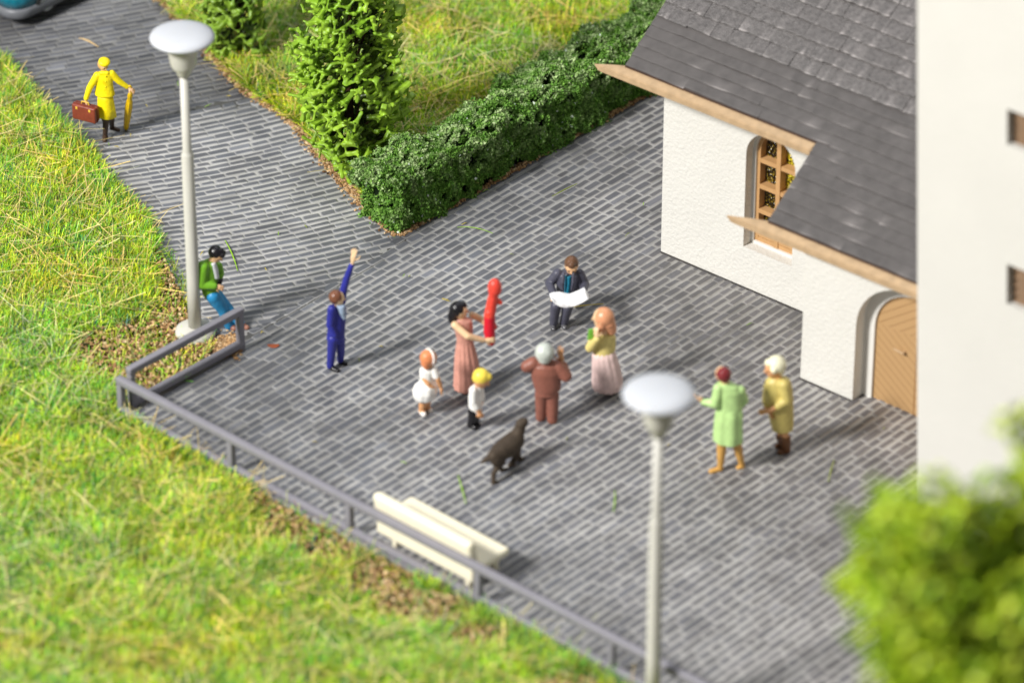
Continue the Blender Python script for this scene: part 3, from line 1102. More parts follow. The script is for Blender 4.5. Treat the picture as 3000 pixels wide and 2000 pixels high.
lo_ = merge([slates(a1, aEnd, -OV, z1, bB, zB, 0.215, 3, .017, .0, .5, 1.9, .085, .09),
             slates(a2, aEnd, b2, z2, -OV - .004, roof_z(-OV - .004), 0.215, 5, .017, .0, .5, 1.9, .083, .09)])
lower = link('roof', np_mesh('roof', *lo_), M_slate, church)
up_ = slates(a1 + .02, aEnd, bB - .02, zB + .004, bR, zR, 0.27, 7, .026, .006, .25, .6, .098, .26)
link('upper_roof', np_mesh('upper_roof', *up_), M_slate2, church)['label'] = 'rougher paler slates of the upper roof'
# slab under the slates
def slab(pts, th, name):
    n = len(pts)
    Vv = [CP(*p) for p in pts] + [CP(p[0], p[1], p[2] - th) for p in pts]
    Ff = [tuple(range(n)), tuple(reversed(range(n, 2 * n)))] + [(i, n + i, n + (i + 1) % n, (i + 1) % n) for i in range(n)]
    me = py_mesh(name, Vv, Ff)
    bm = bmesh.new(); bm.from_mesh(me); bmesh.ops.recalc_face_normals(bm, faces=bm.faces[:]); bm.to_mesh(me); bm.free()
    return me


e = .006
Vs_ = join([([v.co.copy() for v in m_.vertices], [tuple(p.vertices) for p in m_.polygons]) for m_ in (
    slab([(a1, -OV, z1 - e), (aEnd, -OV, z1 - e), (aEnd, bB, zB - e), (a1, bB, zB - e)], .09, 's'),
    slab([(a2, b2, z2 - e), (aEnd, b2, z2 - e), (aEnd, -OV - .01, roof_z(-OV - .01) - e), (a2, -OV - .01, roof_z(-OV - .01) - e)], .07, 's'),
    slab([(a1, bB + .004, zB - e), (aEnd, bB + .004, zB - e), (aEnd, bR, zR - e), (a1, bR, zR - e)], .09, 's'),
    slab([(a1, bR + .004, zR - e), (aEnd, bR + .004, zR - e), (aEnd, 2 * bR + OV, z1 - e), (a1, 2 * bR + OV, z1 - e)], .09, 's'))])
link('roof_slab', py_mesh('roof_slab', *Vs_), M_under, church)

# ---- annex
dl, _ = hit_b(1961, 850, bA)
dd, _ = hit_b(2007, 850, bA + .30)
_, dzs = hit_b(2006, 742, bA + .30)
DH = .80; dc = dd + DH; DO = dc - dl
print('door', dl, dd, dzs, DH, DO)
zaw = roof_z(bA) - .05
ann = wall_mesh('annex_wall', [(aA, 0), (aEnd, 0), (aEnd, zaw), (aA, zaw)], [[(x, max(z, -.0)) for x, z in arch_loop(dc, DO, 0.0, dzs + .05)]], bA, .26)
link('annex_wall', ann, M_plaster, church)
sv = [CP(aA + .002, bA, 0), CP(aA + .002, 0, 0), CP(aA + .002, 0, roof_z(0) - .06), CP(aA + .002, bA, zaw)]
link('annex_side_wall', py_mesh('annex_side', sv, [(0, 3, 2, 1)]), M_plaster, church)
band = wall_mesh('door_surround', arch_loop(dc, DO + .02, 0.0, dzs + .05), [arch_loop(dc, DH, 0.0, dzs)], bA + .26, .05)
link('door_surround', band, M_white, church)
# door leaf pair with diagonal boarding
md = bpy.data.materials.new('boarded_door'); md.use_nodes = True
nt = md.node_tree; bs = nt.nodes['Principled BSDF']; bs.inputs['Roughness'].default_value = .5
at = _n(nt, 'ShaderNodeAttribute'); at.attribute_name = 'Pos'
sx = _n(nt, 'ShaderNodeSeparateXYZ'); nt.links.new(at.outputs['Vector'], sx.inputs[0])


def M2(op, a, b=None, c=None):
    n = _n(nt, 'ShaderNodeMath', operation=op)
    for i, q in enumerate((a, b, c)):
        if q is None: continue
        if isinstance(q, (int, float)): n.inputs[i].default_value = q
        else: nt.links.new(q, n.inputs[i])
    return n.outputs[0]


ax_ = M2('ABSOLUTE', sx.outputs[0])
up = M2('GREATER_THAN', sx.outputs[1], 1.45)
sg = M2('SUBTRACT', M2('MULTIPLY', up, 2.0), 1.0)            # -1 low, +1 high
tt = M2('ADD', sx.outputs[1], M2('MULTIPLY', M2('MULTIPLY', sg, ax_), .75))
fr = M2('FRACT', M2('DIVIDE', tt, .155))
ln = M2('MULTIPLY', M2('LESS_THAN', fr, .075), 1.0)
mid = M2('LESS_THAN', ax_, .012)
ln = M2('MAXIMUM', ln, mid)
mx = _n(nt, 'ShaderNodeMix', data_type='RGBA'); mx.inputs['A'].default_value = (*srgb(182, 146, 102), 1); mx.inputs['B'].default_value = (*srgb(146, 108, 66), 1)
nt.links.new(ln, mx.inputs['Factor']); nt.links.new(mx.outputs['Result'], bs.inputs['Base Color'])
bp = _n(nt, 'ShaderNodeBump'); bp.inputs['Strength'].default_value = .8; bp.inputs['Distance'].default_value = .012; bp.invert = True
nt.links.new(ln, bp.inputs['Height']); nt.links.new(bp.outputs['Normal'], bs.inputs['Normal'])
dlp = arch_loop(dc, DH + .02, 0.0, dzs)
dm = py_mesh('door', [CP(x, bA + .305, z) for x, z in dlp], [tuple(range(len(dlp)))])
a_ = dm.attributes.new('Pos', 'FLOAT_VECTOR', 'POINT')
a_.data.foreach_set('vector', [q for x, z in dlp for q in (x - dc, z, 0)])
door = link('door', dm, md, church)
hx = dc - .22
pr = [capsule(CP(hx, bA + .30, 1.12), CP(hx, bA + .235, 1.12), .022, .022, 8), capsule(CP(hx, bA + .235, 1.12), CP(hx - .17, bA + .235, 1.14), .02, .016, 8)]
link('door_handle', py_mesh('door_handle', *join(pr), True), M_brown, door)
M_base_gap = mat('base_gap_dark', (0.05, 0.045, 0.042), .9, .2)  # for a dark strip added as the shaded gap along the wall base
for q0, q1, bb in ((0.0, aA, 0.0), (aA, dl, bA)):
    link('base_gap_strip', box_pts(CP(q0, bb - .022, -.02), U * (q1 - q0), V_ * .02, ZZ * .052, .004), M_base_gap, church)
# ---- eave boards
def eave(tip_px, aLback, aR, b, z, name):
    at_, _ = hit_b(tip_px[0], tip_px[1], b - .17)
    prof = [(b + .06, z - .03, aLback), (b - .05, z - .035, (aLback * .6 + at_ * .4)), (b - .17, z - .085, at_), (b - .17, z - .19, at_ + .10), (b - .10, z - .235, at_ + .22), (b + .30, z - .235, aLback + .1)]
    n = len(prof)
    Vv = [CP(p[2], p[0], p[1]) for p in prof] + [CP(aR, p[0], p[1]) for p in prof]
    Ff = [tuple(reversed(range(n))), tuple(range(n, 2 * n))] + [(i, (i + 1) % n, n + (i + 1) % n, n + i) for i in range(n)]
    me = py_mesh(name, Vv, Ff)
    bm = bmesh.new(); bm.from_mesh(me); bmesh.ops.recalc_face_normals(bm, faces=bm.faces[:])
    bmesh.ops.bevel(bm, geom=bm.edges[:], offset=.012, segments=2, affect='EDGES'); bm.to_mesh(me); bm.free()
    return me


aRn, _ = hit_b(1868, 335, -OV - .1)
link('eave_board', eave((1362, 152), a1 + .02, aRn, -OV, z1, 'eave_board'), M_brown, church)
link('eave_board', eave((1665, 497), a2 + .02, aEnd, b2, z2, 'eave_board'), M_brown, church)

M_eave_shadow = mat('eave_shadow_strip', srgb(66, 46, 36), .8, .3, 8)  # for a dark strip added as the shadow line below the slates
for (q0, q1, bb, zz_) in ((a1, aRn, -OV, z1), (a2, aEnd, b2, z2)):
    link('eave_shadow_strip', box_pts(CP(q0 - .004, bb - .012, zz_ - .062), U * (q1 - q0), V_ * .03, ZZ * .055, .006), M_eave_shadow, church)

# ---- tower
TW = 5.2; TH = 12.5
at_top, zt_top = hit_b(2107, -60, bT)
lean = (at_top - aT) / zt_top


def TP(a, b, z): return CP(aT + a + lean * z, bT + b, z)


wa, wz0 = hit_b(2957 * K, 322 * K, bT); _, wz1 = hit_b(2957 * K, 427 * K, bT)
wa2, wy0 = hit_b(2957 * K, 776 * K, bT); _, wy1 = hit_b(2957 * K, 894 * K, bT)
print('tower', aT, bT, lean, wa, wz0, wz1, wa2, wy0, wy1)
T_holes = []
for (wa_, z_hi, z_lo) in ((wa, wz0, wz1), (wa2, wy0, wy1)):
    l0 = wa_ - aT - lean * z_lo
    T_holes.append([(l0, z_lo), (l0 + .75, z_lo), (l0 + .75, z_hi), (l0, z_hi)])
outer = [(0, 0), (TW, 0), (TW, TH), (0, TH)]
flat = [[Vector((x, z, 0)) for x, z in L] for L in [outer] + T_holes]
Pq = [p for L in [outer] + T_holes for p in L]
Vv = [TP(x, 0, z) for x, z in Pq]; Ff = [tuple(t) for t in tessellate_polygon(flat)]
o_ = 4
for h in T_holes:
    s_ = len(Vv); Vv += [TP(x, .22, z) for x, z in h]
    Ff += [(o_ + i, o_ + (i + 1) % 4, s_ + (i + 1) % 4, s_ + i) for i in range(4)]
    o_ += 4
s_ = len(Vv)
Vv += [TP(0, TW, 0), TP(TW, TW, 0), TP(TW, TW, TH), TP(0, TW, TH)]
Ff += [(0, 3, s_ + 3, s_), (1, s_ + 1, s_ + 2, 2), (s_, s_ + 3, s_ + 2, s_ + 1)]
tw = py_mesh('tower', Vv, Ff)
bm = bmesh.new(); bm.from_mesh(tw); bmesh.ops.recalc_face_normals(bm, faces=bm.faces[:]); bm.to_mesh(tw); bm.free()
tower = link('tower', tw, M_tower, church)
M_louvre = mat('louvre', srgb(112, 82, 48), .6, .1)
for h in T_holes:
    (x0, zl), (x1, _), (_, zh), _ = h
    pr = []
    n = 5
    for i in range(n):
        za = zl + (zh - zl) * i / n; zb_ = zl + (zh - zl) * (i + .8) / n
        p = [TP(x0, .12, za), TP(x1, .12, za), TP(x1, .20, zb_), TP(x0, .20, zb_), TP(x0, .135, za - .012), TP(x1, .135, za - .012), TP(x1, .212, zb_ - .012), TP(x0, .212, zb_ - .012)]
        pr.append((p, [(0, 1, 2, 3), (7, 6, 5, 4), (0, 4, 5, 1), (2, 6, 7, 3)]))
    p = [TP(x0, .219, zl), TP(x1, .219, zl), TP(x1, .219, zh), TP(x0, .219, zh)]
    wv, wf = join(pr + [(p, [(0, 1, 2, 3)])])
    link('louvre_window', py_mesh('louvre_window', wv, wf), M_louvre, tower)
pv = [TP(-.3, -.3, TH), TP(TW + .3, -.3, TH), TP(TW + .3, TW + .3, TH), TP(-.3, TW + .3, TH), TP(TW / 2, TW / 2, TH + 4)]
link('spire', py_mesh('spire', pv, [(0, 1, 4), (1, 2, 4), (2, 3, 4), (3, 0, 4), (3, 2, 1, 0)]), M_under, tower)

# ================================================================== STREET LAMPS
M_post = mat('lamp_post', srgb(202, 200, 192), 0.4, 0.04, 3, 0.05, 30, 0.4)
M_shade = mat('lamp_shade', srgb(194, 197, 203), 0.4, 0.02, 3, 0, 1, 0.5, sss=0.15)
LH = None


def height_at(base, x, y):
    """height of survey pixel above ground point base (in the vertical plane of base)"""
    p = aty(x / K, y / K, base.y); return p.z


lb = g(449, 770)
LH = height_at(lb, 437, 86)
print('lamp height', LH)


def lamp(base, label):
    t = empty('street_lamp', base)
    tag(t, label, 'street lamp', 'street lamps')
    b = Vector(base)
    link('base', lathe(b, [(.02, -.03), (.33, -.03), (.335, .06), (.32, .13), (.27, .16), (.16, .175), (.12, .19)], 40, 'base'), M_post, t)
    zj = LH * .62
    post = lathe(b, [(.112, .17), (.106, 1.0), (.100, zj - .02), (.094, zj), (.080, zj + .03), (.074, zj + .06), (.068, LH - .66)], 28, 'post')
    link('post', post, M_post, t)
    link('lamp_holder', lathe(b, [(.080, LH - .70), (.105, LH - .68), (.12, LH - .61), (.175, LH - .545), (.205, LH - .48), (.25, LH - .17), (.262, LH - .10), (.262, LH - .085)], 36, 'holder'), M_post, t)
    prof = []
    for i in range(0, 13):
        w = -math.pi / 2 + math.pi * i / 12
        prof.append((max(.52 * math.cos(w), .004), LH + (.125 if w > 0 else .085) * math.sin(w)))
    link('lamp_shade', lathe(b, prof, 56, 'shade'), M_shade, t)
    return t


lamp(Vector((lb.x, lb.y, 0)), 'grey street lamp with dome shade standing in soil behind the railing end')
p = atz(1514 / K, 905 / K, LH)
lamp(Vector((p.x, p.y, 0)), 'blurred street lamp close to the viewer in front of the square')

# ================================================================== RAILINGS
M_rail = mat('rail_grey', srgb(132, 130, 138), 0.45, 0.06, 5, 0.08, 40, 0.4)
fA = g(281, 953); fB = g(1100, 1386)
fu = (fB - fA).normalized(); fv = Vector((-fu.y, fu.x, 0))


def railing(A, B, ts, H, label, t=.122, ext=0.0):
    d = (B - A).normalized(); nv = Vector((-d.y, d.x, 0))
    r = empty('railing', A)
    tag(r, label, 'railing')
    L = (B - A).length
    h = t / 2
    link('top_rail', box_pts(A - d * h - nv * h + ZZ * (H - t), d * (L + t + ext), nv * t, ZZ * t, .022), M_rail, r)
    link('bottom_rail', box_pts(A - d * h - nv * h * .96 + ZZ * .055, d * (L + t + ext), nv * t * .96, ZZ * t * .96, .022), M_rail, r)
    for q in ts:
        c = A + d * q
        link('post', box_pts(c - d * h * .9 - nv * h * .9 - ZZ * .05, d * t * .9, nv * t * .9, ZZ * (H - t * .4 + .05), .018), M_rail, r)
    return r


def along(px, py): return (g(px, py) - fA).dot(fu)


HR = height_at(fA, 279, 866)
qs = [0.0, along(537, 1084), along(810, 1226), along(1100, 1386), along(1408, 1545)]
print('rail H', HR, qs)
st = (qs[4] - qs[1]) / 3
qs += [qs[4] + st, qs[4] + 2 * st]
railing(fA, fA + fu * qs[-1], qs, HR, 'long low grey railing running from the corner past the cream bench')
lA = g(305, 938); lB = g(553, 803)
HR2 = height_at(lB, 551, 708)
railing(lA, lB, [0.0, (lB - lA).length], HR2, 'short grey railing section at the soil patch beside the lamp')

# ================================================================== BENCH
M_cream = mat('cream_plastic', srgb(240, 233, 208), 0.42, 0.03, 4, 0.04, 20, 0.4, sss=0.1)
b1 = G(1160, 1592); b2_ = G(1385, 1714)
bu = (b2_ - b1).normalized(); bw = Vector((-bu.y, bu.x, 0)); BL_ = (b2_ - b1).length
print('bench', BL_)
bench = empty('bench', b1)
tag(bench, 'cream park bench behind the long railing, seen from its back', 'bench')


def BP(a, b, z): return b1 + bu * a + bw * b + ZZ * z


def plank(name, a0, a1_, b0, b1_, z0, z1_, bev, tilt=0.0, parent=bench):
    o = BP(a0, b0, z0)
    ez = ZZ * (z1_ - z0) + bw * (-tilt)
    return link(name, box_pts(o, bu * (a1_ - a0), bw * (b1_ - b0), ez, bev, name, 4), M_cream, parent)


E_ = .34
plank('seat', -.25, BL_ + .20, .0, .62, .35, .475, .055)
plank('seat_apron', -E_ + .02, BL_ + .085, -.10, -.004, .12, .385, .04)
plank('backrest', -.28, BL_ + .15, -.18, .0, .50, .93, .085, .06)
for q in (0, BL_ - .08):
    plank('leg', q, q + .09, -.09, .045, -.0, .30, .02)
    plank('leg', q, q + .09, .48, .58, -.0, .40, .02)
    plank('back_support', q + .01, q + .08, -.06, .015, .481, .56, .012, .02)

# ================================================================== CAR
M_teal = mat('teal_paint', srgb(20, 104, 124), 0.22, 0.25, 9, 0.1, 30, 0.5, coat=.5)
M_bump = mat('grey_bumper', srgb(112, 114, 120), 0.4, 0.08, 6)
M_cglass = mat('car_glass', (0.02, 0.03, 0.035), 0.06, 0.05, 3, 0, 1, 0.6)
M_tyre = mat('tyre', (0.02, 0.02, 0.02), 0.8, 0.1)
M_rim = mat('rim', srgb(170, 172, 175), 0.3, 0.05)
M_red = mat('tail_lamp_red', srgb(150, 22, 20), 0.2, 0.05)
cc = G(52, 82)
cf = (g(1515, 205) - g(920, 545)).normalized(); cl = Vector((-cf.y, cf.x, 0))
car = empty('parked_car', cc)
tag(car, 'teal car with grey bumper at the far top corner of the road', 'car')
CW = 1.64; CLn = 4.0


def rrect(x0, x1, y0, y1, r, n=6):
    P = []
    for cx, cy, a0 in ((x1 - r, y1 - r, 0), (x0 + r, y1 - r, 90), (x0 + r, y0 + r, 180), (x1 - r, y0 + r, 270)):
        for i in range(n + 1):
            w = rad(a0 + 90 * i / n); P.append((cx + r * math.cos(w), cy + r * math.sin(w)))
    return P


def car_stack(levels):
    Vv = []; Ff = []
    for (x0, x1, y0, y1, r, z) in levels:
        Vv += [cc + cf * x + cl * y + ZZ * (z - .05) for x, y in rrect(x0, x1, y0, y1, r)]
    n = 28
    for i in range(len(levels) - 1):
        Ff += [(i * n + k, i * n + (k + 1) % n, (i + 1) * n + (k + 1) % n, (i + 1) * n + k) for k in range(n)]
    Ff.append(tuple(reversed(range(n)))); Ff.append(tuple(range((len(levels) - 1) * n, len(levels) * n)))
    return Vv, Ff


link('bumper', py_mesh('bumper', *car_stack([(.03, CLn - .03, .03, CW - .03, .3, .13), (-.04, CLn + .04, -.03, CW + .03, .36, .17), (-.05, CLn + .05, -.035, CW + .035, .36, .30),
                                             (-.02, CLn + .02, -.015, CW + .015, .36, .345)]), True), M_bump, car)
link('body', py_mesh('body', *car_stack([(.0, CLn, .0, CW, .36, .34), (-.01, CLn + .01, -.015, CW + .015, .36, .50), (.02, CLn - .02, .01, CW - .01, .36, .66), (.12, CLn - .1, .06, CW - .06, .36, .78),
                                         (.3, CLn - .5, .14, CW - .14, .3, .83)]), True), M_teal, car)
link('cabin', py_mesh('cabin', *car_stack([(.25, 3.0, .11, CW - .11, .25, .825), (.5, 2.35, .22, CW - .22, .25, 1.28), (.62, 2.2, .3, CW - .3, .22, 1.34)]), True), M_teal, car)
for sgn, y in ((-1, .135), (1, CW - .135)):
    dy = .075 * -sgn
    for xa, xb, xc, xd in ((.55, 1.42, 1.42, .72), (1.5, 2.72, 2.22, 1.5)):
        pts = [(xa, y + sgn * .012, .88), (xb, y + sgn * .012, .88), (xc, y + dy + sgn * .012, 1.24), (xd, y + dy + sgn * .012, 1.24)]
        link('window', py_mesh('window', [cc + cf * a + cl * b + ZZ * (z - .05) for a, b, z in pts], [(0, 1, 2, 3)]), M_cglass, car)
for x in (.75, 3.2):
    for y in (.03, CW - .03):
        c = cc + cf * x + cl * y + ZZ * .26
        s = 1 if y > .5 else -1
        wv, wf = [], []
        for i, (r, off) in enumerate(((.2, -.14), (.27, -.13), (.29, -.06), (.29, .03), (.27, .055), (.19, .06))):
            for k in range(24):
                w = 2 * math.pi * k / 24
                wv.append(c + cl * (off * s) + cf * (r * math.cos(w)) + ZZ * (r * math.sin(w)))
        for i in range(5):
            wf += [(i * 24 + k, i * 24 + (k + 1) % 24, (i + 1) * 24 + (k + 1) % 24, (i + 1) * 24 + k) for k in range(24)]
        wf.append(tuple(range(24)))
        wh = link('wheel', py_mesh('wheel', wv, wf, True), M_tyre, car)
        rv = [c + cl * (.058 * s) + cf * (.19 * math.cos(2 * math.pi * k / 24)) + ZZ * (.19 * math.sin(2 * math.pi * k / 24)) for k in range(24)]
        link('rim', py_mesh('rim', rv + [c + cl * (.04 * s)], [(k, (k + 1) % 24, 24) for k in range(24)]), M_rim, wh)
for y in (.16, CW - .42):
    o_ = cc + cf * -.035 + cl * y + ZZ * (.62)
    link('tail_light', box_pts(o_, cf * .05, cl * .26, ZZ * .08, .01), M_red, car)

# ================================================================== FIGURES
def paint(name, c, rough=0.42, var=0.12):
    return mat('paint_' + name, srgb(*c), rough, var, 9, 0.45, 22, 0.4, bdist=0.018, detail=4)


SKIN = paint('skin', (232, 186, 142)); SKIN2 = paint('skin_tan', (218, 160, 112)); SKINP = paint('skin_pale', (236, 200, 158))
EYE = paint('eye', (40, 28, 24)); MOUTH = paint('mouth', (168, 84, 72))


class Limb(list):
    inner = None


class Fig:
    def __init__(s, ox, oy, k, bx, by):
        s.ox, s.oy, s.k = ox, oy, k
        s.base = G(ox + bx / k, oy + by / k)
        s.ppm = FPX / depth(s.base) * k
        s.root = None

    def J(s, q):
        x, y = q[0], q[1]; d = q[2] if len(q) > 2 else 0.0
        return aty(s.ox + x / s.k, s.oy + y / s.k, s.base.y - d)

    def GD(s, q, z=0.0):
        return atz(s.ox + q[0] / s.k, s.oy + q[1] / s.k, z)

    def R(s, r): return r / s.ppm

    def chain(s, pts, n=14):
        """pts: (x, y, d, r) -> tapered limb"""
        out = []
        for a, b in zip(pts[:-1], pts[1:]):
            out.append(capsule(s.J(a[:3]), s.J(b[:3]), s.R(a[3]), s.R(b[3]), n))
        return out

    def core(s, pts):
        return s.chain([pts[0]] + [(q[0], q[1], q[2], q[3] * .66) for q in pts[1:]])

    def torso(s, rings, yaw=0.0, n=28, pleats=0, amp=0, close=True, phase=0.0):
        c, sn = math.cos(yaw), math.sin(yaw)
        L = []
        for r in rings:
            p = s.J(r[:3]); hw = s.R(r[3]); hd = s.R(r[4])
            L.append((p, Vector((c, sn, 0)) * hw, Vector((-sn, c, 0)) * hd) + ((r[5],) if len(r) > 5 else ()))
        return loft(L, n, pleats, amp, close, phase)

    def leg(s, hip, knee, heel, toe, r0, r1, r2, rf, ank=0.07):
        """returns (leg prims, shoe prims); feet stand on the ground"""
        h = s.J(hip); A = s.GD(heel); T = s.GD(toe)
        rf = s.R(rf)
        A = Vector((A.x, A.y, ank)); H0 = Vector((A.x, A.y, rf)); T = Vector((T.x, T.y, rf * .8))
        kd = s.base.y - (h.y + A.y) / 2
        kn = s.J((knee[0], knee[1], kd + (knee[2] if len(knee) > 2 else 0)))
        legp = Limb([capsule(h, kn, s.R(r0), s.R(r1)), capsule(kn, A, s.R(r1), s.R(r2))])
        q = .62
        legp.inner = [capsule(h, kn, s.R(r0) * q, s.R(r1) * q), capsule(kn, A, s.R(r1) * q, s.R(r2) * q), capsule(A, H0 * .5 + T * .5, s.R(r2) * q, rf * .6)]
        shoe = [capsule(H0, T, rf, rf * .8, 12), capsule(H0, A, rf * 1.02, s.R(r2) * 1.02, 12)]
        return legp, shoe

    def head(s, q, r, face, tilt=0.0):
        """face: ground direction looked at; tilt: downward lean"""
        c = s.J(q); r = s.R(r)
        f = Vector((face[0], face[1], -tilt)).normalized()
        sd = f.cross(ZZ).normalized(); u = sd.cross(f).normalized()
        s.h = (c, f, sd, u, r)
        P = [ellipsoid(c, sd * r * .84, f * r * .93, u * r * 1.06)]
        P.append(ellipsoid(c + f * r * .40 - u * r * .52, sd * r * .56, f * r * .50, u * r * .50))      # jaw
        P.append(capsule(c + f * r * .92 + u * r * .08, c + f * r * 1.06 - u * r * .18, r * .08, r * .14, 8))  # nose
        for e in (-1, 1):
            P.append(ellipsoid(c + sd * (e * r * .84) - u * r * .06 - f * r * .05, sd * r * .09, f * r * .17, u * r * .24, 8, 6))
            P.append(ellipsoid(c + sd * (e * r * .34) + u * r * .24 + f * r * .80, sd * r * .22, f * r * .10, u * r * .07, 8, 6))  # brows
        return P

    def face_parts(s):
        c, f, sd, u, r = s.h
        for e in (-1, 1):
            p = c + sd * (e * r * .32) + u * r * .10 + f * r * .865
            link('eye', py_mesh('eye', *ellipsoid(p, sd * r * .12, f * r * .06, u * r * .085, 10, 6), True), EYE, s.root)
        p = c - u * r * .48 + f * r * .865
        link('mouth', py_mesh('mouth', *ellipsoid(p, sd * r * .24, f * r * .06, u * r * .06, 10, 6), True), MOUTH, s.root)

    def hair_cap(s, back=.26, up=.22, rr=.98, extra=()):
        c, f, sd, u, r = s.h
        o = c - f * r * back + u * r * up
        P = [ellipsoid(o, sd * r * rr * .96, f * r * rr, u * r * rr)]
        for (df, du, ds, rad_) in extra:
            P.append(ellipsoid(c + f * r * df + u * r * du + sd * r * ds, sd * r * rad_, f * r * rad_, u * r * rad_))
        return P

    def hand(s, w, d, nrm, L=.17, curl=.5, thumb=1):
        L *= 1.12
        """w wrist point, d direction, nrm back-of-hand normal (world)"""
        w = Vector(w); d = Vector(d).normalized(); n = Vector(nrm); n = (n - d * n.dot(d)).normalized()
        sd = d.cross(n)
        pl = L * .52
        P = [capsule(w - d * .02, w + d * pl * .3, .030, .030, 10), ellipsoid(w + d * pl * .62, sd * .046, d * pl * .52, n * .023, 12, 8)]
        for i, ln in enumerate((.40, .47, .44, .34)):
            o = w + d * pl * .95 + sd * (.034 - .0226 * i)
            fd = (d + sd * (.12 - .08 * i)).normalized()
            a = o + fd * L * ln * .5 - n * (curl * .012)
            e_ = a + (fd * (1 - curl * .55) - n * curl).normalized() * L * ln * .5
            P += [capsule(o - fd * .012, a, .0115, .0108, 8), capsule(a, e_, .0108, .0095, 8)]
        t0 = w + d * pl * .35 + sd * (.036 * thumb)
        t1 = t0 + (d * .7 + sd * thumb * .8 - n * .3).normalized() * L * .24
        t2 = t1 + (d * 1.0 + sd * thumb * .25 - n * .3).normalized() * L * .18
        P += [capsule(t0 - sd * .02 * thumb, t1, .015, .0125, 8), capsule(t1, t2, .0125, .011, 8)]
        return P

    def body(s, prims, skin, label, group=None, voxel=.010, cat='person'):
        me = solid('person', prims, voxel, 3)
        s.root = link('person', me, skin, None, Vector((s.base.x, s.base.y, 0)))
        tag(s.root, label, cat, group)
        return s.root

    def wear(s, name, prims, m, voxel=.011, it=4, raw=False, parent=None):
        if raw:
            V, F = join(prims); me = py_mesh(name, V, F, True)
        else:
            me = solid(name, prims, voxel, it)
        return link(name, me, m, parent or s.root)


def shrink(prims_pts, q=.7):
    return [(p[0], p[1], p[2], p[3] * q) for p in prims_pts]


NC = {}
# ---------------------------------------------------------------- woman in yellow
f = Fig(180, 140, 5.225, 690, 1440)
Y1 = paint('yellow', (250, 226, 22)); Y2 = paint('ochre', (226, 186, 18)); BR = paint('stocking', (74, 56, 44))
armR = [(548, 425, .02, 60), (430, 615, .05, 50), (378, 775, .10, 40)]
armL = [(768, 395, 0, 58), (880, 515, 0, 50), (1005, 597, -.02, 38)]
ll, ls_ = f.leg((640, 1000, 0), (680, 1120), (672, 1400), (665, 1452), 70, 52, 36, 46)
lr, lsr = f.leg((730, 980, 0), (765, 1085), (775, 1262), (872, 1288), 66, 50, 34, 40)
hr = f.J((372, 800, .10)); hl = f.J((1020, 606, -.02))
bod = f.head((642, 268, 0), 84, (.55, -.75), .42) + f.core([(648, 330, 0, 40), (655, 420, 0, 60), (660, 560, 0, 92), (662, 820, 0, 100)]) \
    + f.chain(shrink(armR)) + f.chain(shrink(armL)) + ll.inner + lr.inner \
    + f.hand(hr, (.15, .02, -1), (-1, -.2, 0), .18, 1.0) + f.hand(hl, (.75, -.1, -.5), (0, -.4, 1), .17, 1.1)
f.body(bod, SKIN, 'woman in yellow suit and yellow beret walking along the path')
f.face_parts()
f.wear('jacket', [f.torso([(655, 372, 0, 62, 58), (655, 392, 0, 118, 78), (656, 450, 0, 138, 92), (656, 540, 0, 132, 90), (661, 630, 0, 142, 98), (664, 702, 0, 158, 112), (664, 718, 0, 155, 110)], -.15)]
       + f.chain(armR) + f.chain(armL) + f.chain([(610, 388, .05, 36), (700, 385, .05, 36)]), Y1)
f.wear('skirt', [f.torso([(664, 690, 0, 112, 84), (670, 780, 0, 124, 94), (682, 920, 0, 138, 104), (696, 1050, 0, 146, 108), (696, 1058, 0, 126, 92)], -.15, 48, 5, .05)], Y1, raw=True)
f.wear('stockings', list(ll) + list(lr), BR, .010, 2)
for q in (ls_, lsr): f.wear('shoe', q, BR, .009, 2)
f.wear('hair', f.hair_cap(.22, -.02, .99, ((-.5, -.35, 0, .5),)), paint('blond', (226, 176, 110)))
c, ff, sd, u, r = f.h
f.wear('beret', [ellipsoid(c + u * r * .82 - ff * r * .10 + sd * (-.12) * r, sd * r * 1.12, ff * r * 1.08, u * r * .50), ellipsoid(c + u * r * .55 - ff * r * .05, sd * r * .95, ff * r * .97, u * r * .28),
                 ellipsoid(c + u * r * 1.3 - ff * r * .1, sd * r * .12, ff * r * .12, u * r * .1, 8, 6)], Y1)
for yy in (440, 520, 600, 690):
    p_ = f.J((676, yy, .105 if yy > 430 else .09))
    f.wear('button', [ellipsoid(p_, Vector((.016, 0, 0)), Vector((0, .012, 0)), Vector((0, 0, .016)), 8, 6)], Y1, raw=True)
# suitcase held in her hand
sc = f.J((372, 985, .12)); yw = rad(-26)
cx_, cy_ = Vector((math.cos(yw), math.sin(yw), 0)), Vector((-math.sin(yw), math.cos(yw), 0))
M_case = paint('leather_brown', (132, 62, 48), .35, .15); M_case2 = paint('brass', (222, 180, 70), .35)
case = empty('suitcase', sc); tag(case, 'brown leather suitcase carried by the woman in yellow', 'suitcase')
link('shell', box_pts(sc - cx_ * .235 - cy_ * .085 - ZZ * .15, cx_ * .47, cy_ * .17, ZZ * .30, .035, 'shell', 4), M_case, case)
link('rim_band', box_pts(sc - cx_ * .241 - cy_ * .012 - ZZ * .156, cx_ * .482, cy_ * .024, ZZ * .312, .03, 'band', 3), M_case, case)
ht = sc + ZZ * .15
link('handle', py_mesh('handle', *join([capsule(ht - cx_ * .075, ht - cx_ * .065 + ZZ * .05, .012, .012, 8), capsule(ht - cx_ * .065 + ZZ * .05, ht + cx_ * .065 + ZZ * .05, .013, .013, 8),
                                        capsule(ht + cx_ * .065 + ZZ * .05, ht + cx_ * .075, .012, .012, 8)]), True), M_case2, case)
